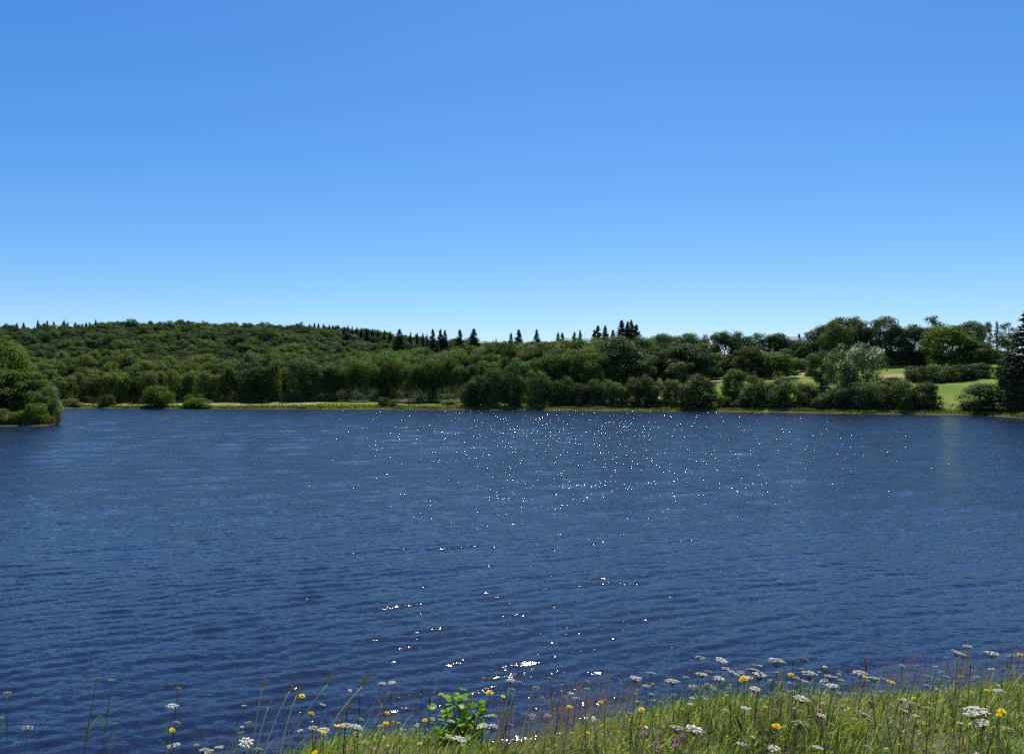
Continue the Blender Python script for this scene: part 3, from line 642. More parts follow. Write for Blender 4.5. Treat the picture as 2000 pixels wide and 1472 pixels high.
# ------------------------------------------------------------------ the house on the hill
def house():
    d = 372; px = 1553; z = lz(px, d); e = empty('house', (X(px, d), d, z), R(-4))
    zr = ZP(658, d) - z; ze = ZP(672, d) - z; hw, hd = 6.6, 4.2
    wall = plain('house_wall', (.42, .38, .32), .9, .15, 1.5); slate = plain('slate_roof', (.30, .28, .30), .55, .2, 1.2, .5); brick = plain('chimney_brick', (.16, .085, .06), .9, .3, 3)
    glass = plain('window_glass', (.03, .035, .04), .1, .1, 1, .6); white = plain('window_frame_white', (.6, .6, .58), .6, .05, 2)
    m = MB(); m.add([(-hw, -hd, -1), (hw, -hd, -1), (hw, hd, -1), (-hw, hd, -1), (-hw, -hd, ze), (hw, -hd, ze), (hw, hd, ze), (-hw, hd, ze), (-hw, 0, zr - .25), (hw, 0, zr - .25)],
        [(0, 1, 5, 4), (2, 3, 7, 6), (1, 2, 6, 9, 5), (3, 0, 4, 8, 7)])
    link('wall', m.mesh('house_wall', [wall], False), e)
    m = MB(); t = .22; o = .45; sl = (zr - ze) / hd
    for s in (-1, 1):
        y0 = s * (hd + o); zz = ze - o * sl; a, b = hw + o, hw + o
        m.add([(-a, y0, zz), (b, y0, zz), (b, 0, zr), (-a, 0, zr), (-a, y0, zz + t), (b, y0, zz + t), (b, 0, zr + t), (-a, 0, zr + t)],
              [(4, 5, 6, 7), (0, 3, 2, 1), (0, 1, 5, 4), (1, 2, 6, 5), (0, 4, 7, 3)])
    rf = link('roof', m.mesh('house_roof', [slate], False), e)
    for cx in (2.0, 5.9, -5.9):
        m = MB(); m.box((cx, .1, zr + .35), (.45, .4, .95)); m.box((cx, .1, zr + 1.36), (.53, .48, .07)); m.tube([(cx, .1, zr + 1.4), (cx, .1, zr + 1.8)], [.16, .14], 6)
        link('chimney', m.mesh('chimney', [brick], False), rf)
    for wx in (-4.4, -1.6, 1.4, 4.4):
        for wz in (1.6, ze - 1.4):
            if wz > ze - .5: continue
            m = MB(); m.box((wx, -hd - .03, wz), (.55, .05, .75)); w = link('window', m.mesh('window', [white], False), e)
            m = MB(); m.box((wx, -hd - .09, wz), (.45, .012, .65)); link('pane', m.mesh('pane', [glass], False), w)
    m = MB(); m.box((-.1, -hd - .04, .95), (.5, .05, 1.0)); link('door', m.mesh('door', [plain('door_wood', (.12, .07, .04), .6)], False), e)
    tag(e, 'house with grey slate roof and chimneys half hidden behind hilltop trees', 'house')
house()
# pale pole in the hay strip
m = MB(); m.tube([(0, 0, -.4), (0, 0, 1.4), (.03, 0, 2.9)], [.09, .085, .08], 8); m.box((0, 0, 2.45), (.34, .05, .06))
tag(link('pole', m.mesh('pole', [plain('weathered_wood', (.40, .38, .33), .8, .2, 6)]), None, (X(1769, 226), 226, lz(1769, 226))), 'thin pale pole standing in the hay strip left of the slope hedge', 'pole')

# dead branches reaching over the water at the headland tip
m = MB(); rr = np.random.default_rng(4)
for k in range(26):
    a = rr.uniform(-2.6, .6); L = rr.uniform(1.0, 2.6); p0 = (rr.normal() * .4, rr.normal() * .4, 0)
    limb(m, p0, (p0[0] + math.cos(a) * L, p0[1] + math.sin(a) * L * .7, rr.uniform(.15, 1.6)), .05, .012, rr, 3, 3, .15)
tag(link('dead_branches', m.mesh('dead_branches', [M['twig']]), None, (X(104, 117), 116.4, .05)), 'brown dead branches hanging over the water at the headland tip', 'branches')

# tufts of grass along the far shore
def shore_grass():
    g = np.random.default_rng(31); n = 26000
    px = g.uniform(-60, 2080, n); d = shore(px) + np.abs(g.normal(0, 1, n)) * 7 * g.random(n) + .8
    z = land_z(px, d); ok = z > .12; px, d, z = px[ok], d[ok], z[ok]; n = len(px); x = X(px, d)
    h = g.uniform(.18, .55, n) * np.where(px < 118, 2.0, 1.0) * (.5 + vnoise(x, d, .35, 6)); w = h * .38
    a = g.uniform(0, 3.14, n); lean = g.normal(0, .25, n) * h
    v = np.stack([np.stack([x - np.cos(a) * w, d - np.sin(a) * w, z - .05], 1), np.stack([x + np.cos(a) * w, d + np.sin(a) * w, z - .05], 1), np.stack([x + lean, d + lean * .5, z + h], 1)], 1).reshape(-1, 3)
    mt = leafmat('shore_grass', [(.08, .13, .018), (.11, .16, .024), (.15, .18, .04), (.26, .22, .09)], .35, objvar=0.0)
    tag(link('shore_grass', mesh_np('shore_grass', v, np.arange(3 * n).reshape(-1, 3), [mt])), 'strip of green and dry grass along the far shore', 'grass', None, 'stuff')
shore_grass()

# ------------------------------------------------------------------ the meadow on the near bank
def blades(n, g, x, y, h, w, lean, leandir, name, mat, segs=2, zlift=-.01):
    """curved grass blades standing on the bank"""
    z = bank_z(x, y) + zlift; a = g.uniform(0, 3.1416, n); ca, sa = np.cos(a), np.sin(a)
    lx, ly = np.cos(leandir) * lean, np.sin(leandir) * lean; V = []
    for i in range(segs):
        t = i / segs; q = t ** 1.7; ww = w * (1 - .45 * t)
        cx, cy, cz = x + lx * h * q, y + ly * h * q, z + h * (t - .25 * lean * t * t)
        V += [np.stack([cx - ca * ww, cy - sa * ww, cz], 1), np.stack([cx + ca * ww, cy + sa * ww, cz], 1)]
    V.append(np.stack([x + lx * h, y + ly * h, z + h * (1 - .25 * lean)], 1))
    k = 2 * segs + 1; v = np.stack(V, 1).reshape(-1, 3); b = np.arange(n)[:, None] * k; tr = []
    for i in range(segs - 1): tr += [b + np.array([[2 * i, 2 * i + 1, 2 * i + 3]]), b + np.array([[2 * i, 2 * i + 3, 2 * i + 2]])]
    tr.append(b + np.array([[2 * segs - 2, 2 * segs - 1, 2 * segs]]))
    return link(name, mesh_np(name, v, np.concatenate(tr), [mat]))
def meadow():
    g = np.random.default_rng(41)
    mt = leafmat('bank_grass', [(.09, .18, .018), (.14, .24, .028), (.20, .29, .042), (.27, .33, .075), (.37, .38, .14), (.52, .46, .26)], .5, .5, (1.2, 1.25, .5), objvar=0.0, spec=.4)
    dry = leafmat('dry_grass', [(.30, .23, .11), (.42, .35, .19), (.52, .45, .28), (.26, .15, .09)], .4, .7, (1.1, 1.0, .8), objvar=0.0)
    n = 190000
    x = g.uniform(-4.2, 5.4, n); rim = np.interp(x, RIM_X, RIM_D); y = rim + .95 - (g.random(n) ** .9) * 3.1
    ok = y > 1.4; x, y = x[ok], y[ok]; n = len(x)
    clump = vnoise(x, y, 3.2, 51) * .6 + vnoise(x, y, 9, 52) * .4
    keep = g.random(n) < .35 + .9 * clump; x, y, clump = x[keep], y[keep], clump[keep]; n = len(x)
    h = (.026 + .085 * clump ** 1.3) * g.uniform(.55, 1.5, n)
    tag(blades(n, g, x, y, h, .0020 + .0028 * g.random(n), g.uniform(.1, .9, n), g.normal(.35, 1.1, n), 'bank_grass', mt, 3), 'green grass turf covering the near bank', 'grass', None, 'stuff')
    n = 75000
    x = g.uniform(-4.2, 5.4, n); rim = np.interp(x, RIM_X, RIM_D); y = rim + .8 - (g.random(n) ** 1.0) * 2.9
    p = vnoise(x, y, 1.7, 61) + .35 * np.clip((x - 1.6) / 1.5, 0, 1); keep = g.random(n) < np.clip(p * 1.5 - .3, .08, 1); x, y = x[keep], y[keep]; n = len(x)
    tag(blades(n, g, x, y, g.uniform(.025, .085, n), .0012 + .0018 * g.random(n), g.uniform(.3, 1.3, n), g.normal(.3, 1.2, n), 'dry_grass', dry, 2), 'straw-coloured dry blades mixed into the bank turf', 'grass', None, 'stuff')
    # taller wisps along the rim
    n = 3800
    x = g.uniform(-3.2, 4.6, n); rim = np.interp(x, RIM_X, RIM_D); y = rim + g.normal(-.05, .35, n)
    tag(blades(n, g, x, y, g.uniform(.07, .20, n), .0012 + .0016 * g.random(n), g.uniform(.3, .9, n), g.normal(.2, .5, n), 'tall_grass', mt, 5), 'long single grass blades leaning along the bank rim', 'grass', None, 'stuff')
    # bent-grass panicles: hair-thin stalks with reddish spikelets
    n = 420; V = []; Fc = []; off = 0
    for i in range(n):
        x = g.choice([g.uniform(-.1, .55), g.uniform(1.8, 3.2), g.uniform(-3, 4.2)]); y = float(np.interp(x, RIM_X, RIM_D)) + g.normal(-.05, .28); z = bz(x, y); h = g.uniform(.16, .34); lx = g.normal(.25, .2) * h
        p0, p1 = np.array([x, y, z]), np.array([x + lx, y + g.normal(0, .03), z + h])
        s = np.array([.0009, 0, 0]); V += [p0 - s, p0 + s, p1 + s * .4, p1 - s * .4]; Fc.append([off, off + 1, off + 2, off + 3]); off += 4
        for k in range(26):
            t = g.uniform(.55, 1.0); w = (1.05 - t) * .18 * h; c = p0 + (p1 - p0) * t + np.array([g.normal() * w, g.normal() * w, g.normal() * .01]); q = g.uniform(.0012, .0026)
            dr = unit(1, g)[0] * q; up = np.array([0, 0, q * 2.0]); V += [c - dr, c - up, c + dr, c + up]; Fc.append([off, off + 1, off + 2, off + 3]); off += 4
    pm = leafmat('bent_grass', [(.24, .14, .11), (.32, .20, .16), (.36, .26, .18), (.22, .19, .09)], .35, .7, (1.1, 1.0, .9), objvar=0.0)
    tag(link('bent_grass', mesh_np('bent_grass', np.array(V), np.array(Fc), [pm])), 'reddish haze of fine bent grass along the bank rim', 'grass', None, 'stuff')
    # low clover and plantain leaves in the turf
    n = 7000
    x = g.uniform(-3.4, 4.8, n); rim = np.interp(x, RIM_X, RIM_D); y = rim + .5 - g.random(n) * 2.4; z = bank_z(x, y) + g.uniform(.01, .08, n)
    nm = unit(n, g) * .6 + np.array([0, 0, 1]); nm /= np.linalg.norm(nm, axis=1, keepdims=True)
    v, f = leaf_quads(np.stack([x, y, z], 1), nm, g.uniform(.012, .032, n), g, .6)
    tag(link('clover_leaves', mesh_np('clover_leaves', v, f, [mt])), 'small low herb leaves scattered through the turf', 'ground cover', None, 'stuff')
meadow()

# ------------------------------------------------------------------ flowers and other single plants on the bank
M['stem'] = leafmat('flower_stem', [(.06, .085, .022), (.09, .12, .035), (.13, .15, .06)], .15, .6, objvar=.2)
M['stem_pale'] = leafmat('pale_stem', [(.48, .50, .32), (.58, .60, .42)], .3, .6, objvar=.15)
M['stem_dark'] = leafmat('dark_stem', [(.030, .035, .016), (.05, .05, .022)], .1, .7, objvar=.15)
M['floret'] = leafmat('white_floret', [(.72, .69, .56), (.80, .77, .65), (.84, .82, .72)], .35, .7, (1, 1, .9), objvar=.08)
M['floret_green'] = leafmat('greenish_floret', [(.34, .40, .17), (.50, .53, .29), (.62, .62, .42)], .3, .7, (1, 1, .7), objvar=.1)
M['floret_tan'] = leafmat('faded_floret', [(.42, .33, .24), (.52, .44, .34), (.40, .26, .19)], .25, .8, (1, 1, .9), objvar=.1)
M['petal'] = leafmat('yellow_petal', [(.76, .50, .008), (.80, .57, .010), (.82, .63, .015)], .3, .6, (1, .95, .6), objvar=.1)
M['pink'] = leafmat('pink_petal', [(.45, .16, .36), (.55, .24, .46), (.62, .34, .55)], .3, .6, (1, 1, 1), objvar=.1)
M['violet'] = leafmat('violet_petal', [(.22, .16, .60), (.28, .21, .70)], .3, .6, (1, 1, 1), objvar=.05)
M['seed'] = leafmat('brown_seedhead', [(.16, .09, .055), (.24, .15, .10), (.34, .25, .19)], .1, .9, objvar=.2)
M['bud'] = leafmat('green_bud', [(.28, .28, .14), (.40, .38, .22)], .42, .8, objvar=.1)
M['shrub_leaf'] = leafmat('alder_leaf', [(.13, .26, .012), (.17, .30, .018), (.22, .34, .03)], .52, .38, (1.25, 1.25, .4), objvar=.3, spec=.18)

def umbel(name, seed, wmat, dome=.22, nsub=11, tight=1.0):
    """yarrow head one metre wide (scaled later): domed groups of florets on short stalks"""
    r = np.random.default_rng(seed); V = []; Fc = []; mb = MB()
    subs = [(0.0, 0.0)] + [(.27 * math.cos(a), .27 * math.sin(a)) for a in np.linspace(0, 6.28, 5)[:-1] + r.random()] + [(.44 * math.cos(a), .44 * math.sin(a)) for a in np.linspace(0, 6.28, nsub - 3)[:-1] + r.random()]
    for sx, sy in subs:
        sx += r.normal() * .03; sy += r.normal() * .03; sz = -dome * (sx * sx + sy * sy) * 3.2 + r.normal() * .025
        mb.tube([(0, 0, -.75), (sx * .55, sy * .55, sz - .36), (sx, sy, sz - .04)], [.018, .015, .013], 3, 0, False)
        for _ in range(15):
            dx, dy = r.normal(size=2) * .066 * tight; rad = r.uniform(.038, .058); cx, cy, cz = sx + dx, sy + dy, sz - (dx * dx + dy * dy) * 3 + r.normal() * .008
            o = len(V); tl = r.normal(size=2) * .25
            for k in range(5):
                a = 1.2566 * k; V.append((cx + math.cos(a) * rad, cy + math.sin(a) * rad, cz + rad * (math.cos(a) * tl[0] + math.sin(a) * tl[1])))
            V.append((cx, cy, cz + rad * .12)); V.append((cx, cy, cz - rad * .5))
            for k in range(5): Fc += [(o + k, o + (k + 1) % 5, o + 5), (o + (k + 1) % 5, o + k, o + 6)]
    return mesh_np(name, V, Fc, [wmat]), mb.mesh(name + '_stalks', [M['stem']])
UMB = {'W': [umbel(f'yarrow_head{i}', 200 + i, M['floret'], .05 + .06 * i, 12) for i in range(3)],
       'G': [umbel(f'yarrow_green{i}', 210 + i, M['floret_green'], .22 + .1 * i, 10, .9) for i in range(2)],
       'T': [umbel(f'yarrow_faded{i}', 220 + i, M['floret_tan'], .25, 10, 1.0) for i in range(2)]}
def feather_leaf():
    mb = MB(); mb.tube([(0, 0, 0), (.02, 0, .035), (.05, 0, .055)], [.0009, .0008, .0004], 3, 0, False)
    for k in range(9):
        t = k / 9; p = (.005 + .045 * t, 0, .055 * t ** .8); L = .013 * (1 - .5 * t)
        for s in (-1, 1): mb.add([p, (p[0] + L * .5, s * L, p[2] + .004), (p[0] + L * .9, s * L * .9, p[2] + .006)], [(0, 1, 2)])
    return mb.mesh('feather_leaf', [M['stem']])
FEATHER = feather_leaf()
def daisy(name, seed):
    """yellow composite head one metre wide: rings of narrow strap petals over a green cup"""
    r = np.random.default_rng(seed); mb = MB()
    for ring, (n, L, zt) in enumerate(((20, .5, .05), (16, .36, .15), (11, .2, .2))):
        for k in range(n):
            a = 6.283 * k / n + r.normal() * .06; l = L * r.uniform(.85, 1.08); w = .055 + .02 * ring; ca, sa = math.cos(a), math.sin(a); zz = zt + r.normal() * .03
            def P(rad, s, z): return (ca * rad - sa * s, sa * rad + ca * s, z)
            mb.add([P(.05, 0, -.02), P(l * .6, -w, zz * .9), P(l, -w * .75, zz), P(l * 1.02, w * .75, zz), P(l * .6, w, zz * .9)], [(0, 1, 2, 3, 4)])
    pet = mb.mesh(name, [M['petal']], False)
    mb = MB(); mb.tube([(0, 0, -.42), (0, 0, -.3), (0, 0, -.12), (0, 0, -.01)], [.05, .15, .17, .19], 8)
    return pet, mb.mesh(name + '_cup', [M['bud']])
DAISY = [daisy(f'hawkweed{i}', 230 + i) for i in range(3)]
def pompom(name, seed, mat):
    r = np.random.default_rng(seed); mb = MB()
    for k in range(46):
        d = unit(1, r)[0]; d[2] = abs(d[2]) * 1.1 + .05; d /= np.linalg.norm(d); q = np.cross(d, unit(1, r)[0]) * .06; l = r.uniform(.38, .55)
        mb.add([(0, 0, 0), tuple(d * l * .8 + q), tuple(d * l), tuple(d * l * .8 - q)], [(0, 1, 2, 3)])
    a = mb.mesh(name, [mat], False); mb = MB(); mb.tube([(0, 0, -.35), (0, 0, -.2), (0, 0, .05)], [.05, .17, .16], 7)
    return a, mb.mesh(name + '_cup', [M['bud']])
PINK = [pompom(f'knapweed{i}', 240 + i, M['pink']) for i in range(2)]
SEEDP = [pompom(f'seedhead{i}', 250 + i, M['seed']) for i in range(2)]
def closed_bud(name):
    mb = MB(); mb.tube([(0, 0, 0), (0, 0, .15), (0, 0, .45), (0, 0, .8), (.03, 0, 1.0)], [.08, .19, .20, .12, .07], 7); a = mb.mesh(name, [M['bud']])
    r = np.random.default_rng(9); mb = MB()
    for k in range(22):
        an = r.uniform(0, 6.28); b = r.uniform(.02, .2); z0 = .85; tx, ty = math.cos(an) * b, math.sin(an) * b
        mb.add([(tx * .3 - .02, ty * .3, z0), (tx * .3 + .02, ty * .3, z0), (tx + .05, ty, z0 + r.uniform(.3, .5))], [(0, 1, 2)])
    return a, mb.mesh(name + '_tuft', [M['seed']], False)
BUD = closed_bud('closed_bud')
def spike(name):
    r = np.random.default_rng(12); mb = MB(); mb.tube([(0, 0, 0), (0, 0, .1), (0, 0, .6), (0, 0, 1)], [.05, .12, .11, .04], 7)
    for k in range(60):
        z = r.uniform(.02, 1); a = r.uniform(0, 6.28); q = .15 * (1 - .5 * z); mb.add([(math.cos(a) * .08, math.sin(a) * .08, z), (math.cos(a) * q, math.sin(a) * q, z + .03), (math.cos(a + .3) * .08, math.sin(a + .3) * .08, z + .03)], [(0, 1, 2)])
    return mb.mesh(name, [M['stem_dark']], False)
SPIKE = spike('plantain_spike')
def bell(name):
    mb = MB(); n = 10; prof = [(0, .10), (.12, .30), (.45, .36), (.8, .44)]; V = []; Fc = []
    for i, (z, rd) in enumerate(prof):
        for k in range(n): V.append((rd * math.cos(6.283 * k / n), rd * math.sin(6.283 * k / n), z))
    for k in range(n): V.append(((.62 if k % 2 == 0 else .42) * math.cos(6.283 * k / n), (.62 if k % 2 == 0 else .42) * math.sin(6.283 * k / n), 1.05 if k % 2 == 0 else .82))
    for i in range(len(prof)):
        for k in range(n): Fc.append((i * n + k, i * n + (k + 1) % n, (i + 1) * n + (k + 1) % n, (i + 1) * n + k))
    mb.add(V, Fc); return mb.mesh(name, [M['violet']])
BELL = bell('harebell')

fr = random.Random(21)
def base_for(px, py, want):
    """depth at which a stem of the wanted length, rooted in the bank, carries its head to that sight line"""
    best = None
    for i in range(220):
        d = 2.2 + i * .015; h = ZP(py, d) - bz(X(px, d), d)
        if h < .03 and best: break                     # beyond this the sight line is under the turf
        e = abs(h - want)
        if best is None or e < best[0] - 1e-6: best = (e, d, h)
    return best[1], best[2]
def stem_mesh(dx, dy, dz, r0, r1, mat, curl=.25, n=4, segs=8):
    """stem from the origin to (dx,dy,dz), upright at its foot and bent by the wind higher up"""
    mb = MB(); pts = []
    for i in range(segs + 1):
        t = i / segs; q = t ** (1 + 2 * curl); pts.append((dx * q, dy * q, dz * t + .02 * curl * math.sin(3.14 * t)))
    pts[0] = (0, 0, -.03); mb.tube(pts, [r0 + (r1 - r0) * i / segs for i in range(segs + 1)], n); return mb.mesh('stem', [M[mat]]), pts
PLANTS = []
def plant(kind, px, py, wpx, name, want=None, lean=None, tilt=None, smat='stem', depth=None, curl=.25):
    want = want or fr.uniform(.20, .36)
    if depth: d = depth; h = ZP(py, d) - bz(X(px, d), d)
    else: d, h = base_for(px, py, want)
    head = Vector((X(px, d), d, ZP(py, d))); ln = fr.gauss(.10, .10) if lean is None else lean
    bx, by = head.x - ln * max(h, .1), d + fr.gauss(0, .02); b0 = bz(bx, by)
    e = empty(name, (bx, by, b0)); tip = head - Vector((bx, by, b0)); size = wpx / F * d
    r0 = .0018 if kind != 'yarrow' else .0016
    neck = {'W': .62, 'G': .62, 'T': .62}.get(tilt, .3) if kind == 'yarrow' else 0
    neck = size * .7 if kind == 'yarrow' else size * .35 if kind in ('hawkweed', 'knapweed', 'seedhead') else 0
    sm, pts = stem_mesh(tip.x, tip.y, max(tip.z - neck, .03), r0, r0 * .8, smat, curl)
    link('stem', sm, e); PLANTS.append((kind, px, py, wpx, e)); return e, tip, size, pts
def yarrow(px, py, wpx, k):
    e, tip, size, pts = plant('yarrow', px, py, wpx, 'yarrow')
    hd, stalks = UMB[k][fr.randrange(len(UMB[k]))]
    size = max(size, .012) * .86
    o = link('flower_head', hd, e, tip); o.scale = (size, size, size * fr.uniform(.55, .85)); o.rotation_euler = (fr.gauss(-.12, .09), fr.gauss(.09, .15), 0); o.rotation_euler.rotate_axis('Z', fr.uniform(0, 6.28))
    q = link('stalk', stalks, o)
    for i in range(fr.randint(3, 6)):
        t = fr.uniform(.15, .85); p = pts[int(t * 8)]; f = link('leaf', FEATHER, e, p); f.rotation_euler = (0, fr.uniform(-.2, .3), fr.uniform(0, 6.28)); s = fr.uniform(.5, 1.1); f.scale = (s, s, s)
    e['_k'] = k
def hawkweed(px, py, wpx):
    e, tip, size, pts = plant('hawkweed', px, py, wpx, 'hawkweed', want=fr.uniform(.2, .34))
    pet, cup = DAISY[fr.randrange(3)]; s = max(size, .013) * .9
    o = link('flower_head', pet, e, tip); o.scale = (s, s, s); o.rotation_euler = (fr.gauss(.05, .22), fr.gauss(.10, .22), fr.uniform(0, 6.28)); link('cup', cup, o)
YW = [(188,1322,16,'G'),(218,1326,12,'G'),(14,1350,16,'G'),(2,1400,12,'G'),(55,1418,22,'G'),(33,1448,12,'G'),(224,1411,10,'G'),(337,1376,22,'W'),(346,1408,16,'G'),(339,1453,26,'W'),(397,1461,18,'W'),
(747,1333,16,'W'),(766,1331,16,'W'),(684,1347,10,'W'),(630,1374,13,'W'),(586,1425,13,'W'),(612,1419,20,'W'),(632,1422,26,'W'),(678,1414,20,'W'),(698,1417,26,'W'),(743,1415,14,'W'),(481,1447,30,'W'),(428,1457,18,'W'),(505,1460,18,'G'),(485,1408,14,'G'),(706,1402,16,'G'),(712,1447,20,'G'),(408,1465,20,'W'),
(998,1326,20,'W'),(1014,1329,12,'W'),(990,1329,10,'G'),(1000,1343,16,'G'),(1048,1340,16,'G'),(1074,1322,10,'G'),(1097,1335,10,'G'),(1149,1329,13,'G'),(1060,1360,12,'G'),(1115,1352,12,'W'),(1105,1360,10,'G'),(1125,1361,16,'G'),(1146,1343,14,'G'),(1180,1365,12,'G'),(862,1404,16,'W'),(882,1406,18,'W'),(955,1395,22,'W'),(942,1416,24,'W'),(963,1415,24,'W'),(898,1441,30,'W'),(1040,1396,18,'G'),(1070,1395,16,'T'),(1160,1403,10,'W'),(820,1450,12,'W'),
(1272,1312,22,'W'),(1242,1322,26,'W'),(1262,1337,18,'W'),(1313,1327,28,'W'),(1340,1320,15,'G'),(1368,1281,22,'G'),(1409,1287,26,'W'),(1417,1303,16,'W'),(1385,1308,18,'G'),(1370,1314,26,'W'),(1405,1323,24,'W'),(1355,1339,24,'G'),(1380,1335,22,'G'),(1395,1341,20,'G'),(1434,1312,30,'W'),(1472,1306,28,'W'),(1484,1314,28,'W'),(1460,1321,24,'W'),(1447,1311,18,'G'),(1516,1286,30,'W'),(1570,1283,24,'T'),(1473,1297,10,'G'),(1485,1299,10,'W'),(1511,1311,10,'G'),(1508,1327,18,'G'),(1475,1343,22,'W'),(1538,1306,10,'G'),(1581,1311,34,'W'),(1565,1304,12,'G'),(1557,1322,22,'W'),(1573,1329,14,'W'),(1577,1344,16,'W'),(1547,1347,15,'W'),(1533,1354,16,'W'),(1566,1361,30,'W'),(1582,1356,24,'W'),(1378,1364,10,'W'),(1420,1357,9,'W'),(1290,1368,14,'G'),(1245,1367,18,'G'),(1275,1366,12,'W'),(1323,1417,32,'W'),(1357,1420,36,'W'),(1417,1385,20,'G'),(1456,1381,22,'W'),(1470,1437,14,'W'),(1449,1450,24,'W'),(1512,1459,28,'W'),(1563,1408,36,'G'),(1595,1457,18,'W'),
(1621,1318,28,'W'),(1609,1329,20,'W'),(1624,1336,26,'W'),(1679,1311,28,'W'),(1706,1322,26,'W'),(1728,1324,12,'W'),(1630,1301,10,'G'),(1762,1297,18,'G'),(1790,1298,12,'T'),(1827,1300,9,'W'),(1812,1318,16,'G'),(1774,1320,10,'G'),(1870,1272,22,'W'),(1882,1277,20,'W'),(1889,1260,16,'W'),(1848,1282,8,'W'),(1938,1273,26,'W'),(1974,1278,24,'G'),(1917,1302,13,'G'),(1959,1303,14,'G'),(1906,1320,16,'G'),(1877,1318,14,'G'),(1745,1359,26,'W'),(1779,1371,16,'W'),(1810,1380,16,'W'),(1766,1386,18,'W'),(1688,1391,24,'W'),(1647,1377,16,'W'),(1609,1372,10,'W'),(1605,1395,18,'W'),(1790,1396,14,'W'),(1908,1384,42,'W'),(1896,1392,30,'W'),(1950,1346,22,'W'),(1875,1410,14,'W'),(1918,1410,30,'W'),(1970,1421,22,'G'),(1624,1430,14,'T'),(1693,1455,14,'T'),(1603,1460,12,'W'),(1669,1402,12,'G'),(1625,1412,14,'G'),(1955,1382,14,'W'),(1532,1292,12,'G'),(1640,1310,12,'T'),(1986,1312,14,'G')]
for _ in range(46):                                     # the many small heads between the big ones
    px_ = fr.uniform(1230, 1995); yr = np.interp(px_, [1230, 1400, 1750, 2000], [1345, 1312, 1305, 1285]); YW.append((px_, yr + abs(fr.gauss(0, 38)), fr.uniform(7, 14), fr.choice('WGGWT')))
for _ in range(14): YW.append((fr.uniform(420, 1230), fr.uniform(1375, 1440), fr.uniform(7, 13), fr.choice('WGG')))
for q in YW: yarrow(*q)
for q in [(336,1425,13),(384,1455,12),(589,1359,16),(608,1393,15),(755,1392,14),(754,1412,14),(768,1409,8),(778,1412,9),(665,1417,15),(632,1430,12),(695,1431,9),(614,1470,16),(862,1356,12),(956,1353,18),(983,1360,11),(948,1386,10),(830,1406,11),(1112,1380,13),(1174,1371,13),(1148,1431,10),(1275,1336,12),(1253,1385,14),(1453,1326,22),(1545,1317,14),(1516,1418,20),(1495,1380,8),(1736,1330,10),(1744,1333,10),(1690,1322,10),(1760,1368,15),(1784,1363,9),(1928,1348,10),(1957,1389,18),(1951,1396,12),(1756,1454,9),(1992,1278,12),(1611,1302,9)]: hawkweed(*q)
# closed buds on long pale stems, bent by the wind: head, then foot column
for px, py, fx, fy, s, sm in [(513,1332,490,1470,14,'stem_pale'),(567,1340,511,1455,13,'stem_pale'),(525,1372,493,1455,10,'stem_pale'),(641,1325,548,1462,16,'stem_pale'),(709,1328,625,1408,18,'stem_pale'),(580,1350,545,1440,10,'stem_pale'),
      (653,1437,600,1472,12,'stem_pale'),(678,1380,668,1420,11,'stem_dark'),(1247,1337,1208,1372,10,'stem_pale'),(1250,1376,1256,1432,10,'stem_pale'),(1213,1322,1208,1362,6,'stem_pale'),(1731,1372,1720,1448,9,'stem_pale'),(1736,1452,1736,1490,10,'stem_pale'),(1958,1338,1985,1420,9,'stem_pale'),(1968,1300,1994,1370,9,'stem_pale')]:
    d, h = base_for(px, py, .34); hx = X(px, d); bx = X(fx, d); b0 = bz(bx, d)
    e = empty('bud_flower', (bx, d, b0)); tip = Vector((hx - bx, 0, ZP(py, d) - b0)); sz = s / F * d * 1.5
    sm_, pts = stem_mesh(tip.x, 0, tip.z - sz * .4, .0034, .0025, sm, .3, 5, 10); link('stem', sm_, e)
    o = link('bud', BUD[0], e, tip - Vector((0, 0, sz * .4))); o.scale = (sz * .8, sz * .8, sz); o.rotation_euler = (0, .4 if fx < px else -.2, 0); link('tuft', BUD[1], o); PLANTS.append(('bud', px, py, s, e))
for px, py, s in [(347,1345,11),(1558,1416,14),(1936,1440,10),(1795,1382,10),(1703,1377,14),(1105,1345,8),(1129,1348,8),(1512,1330,8),(1880,1371,8),(1925,1374,8),(1697,1408,8),(1613,1440,8),(1082,1360,9)]:
    e, tip, size, pts = plant('seedhead', px, py, s, 'seed_head', want=.27, smat='stem_pale' if px == 1703 else 'stem_dark', lean=.02 if px == 1703 else None); a, c = SEEDP[fr.randrange(2)]
    o = link('seed_tuft', a, e, tip); o.scale = (size * 1.2,) * 3; o.rotation_euler = (fr.gauss(0, .2), fr.gauss(.1, .2), 0); link('cup', c, o)
for px, py, s in [(1449,1420,24),(1692,1306,20),(824,1352,10),(840,1374,14),(1549,1298,9),(1895,1306,12),(702,1370,9),(1975,1310,12)]:
    e, tip, size, pts = plant('plantain', px, py, s, 'plantain', want=.3, smat='stem_dark', lean=.04); o = link('spike', SPIKE, e, tip - Vector((0, 0, size * .2))); o.scale = (size * .75, size * .75, size * 1.2); o.rotation_euler = (0, fr.gauss(-.1, .2), 0)
for px, py, s in [(1259,1432,12),(1322,1445,12),(1333,1438,11),(1319,1456,11),(1281,1451,10),(1286,1460,10),(708,1358,7),(1600,1387,9),(1663,1316,7),(912,1432,7),(1004,1358,6)]:
    e, tip, size, pts = plant('knapweed', px, py, s, 'pink_flower', want=.18); a, c = PINK[fr.randrange(2)]
    o = link('flower_head', a, e, tip); o.scale = (size * 1.25,) * 3; o.rotation_euler = (fr.gauss(.1, .2), fr.gauss(.1, .2), 0); link('cup', c, o)
e, tip, size, pts = plant('harebell', 1686, 1356, 16, 'harebell', want=.22)
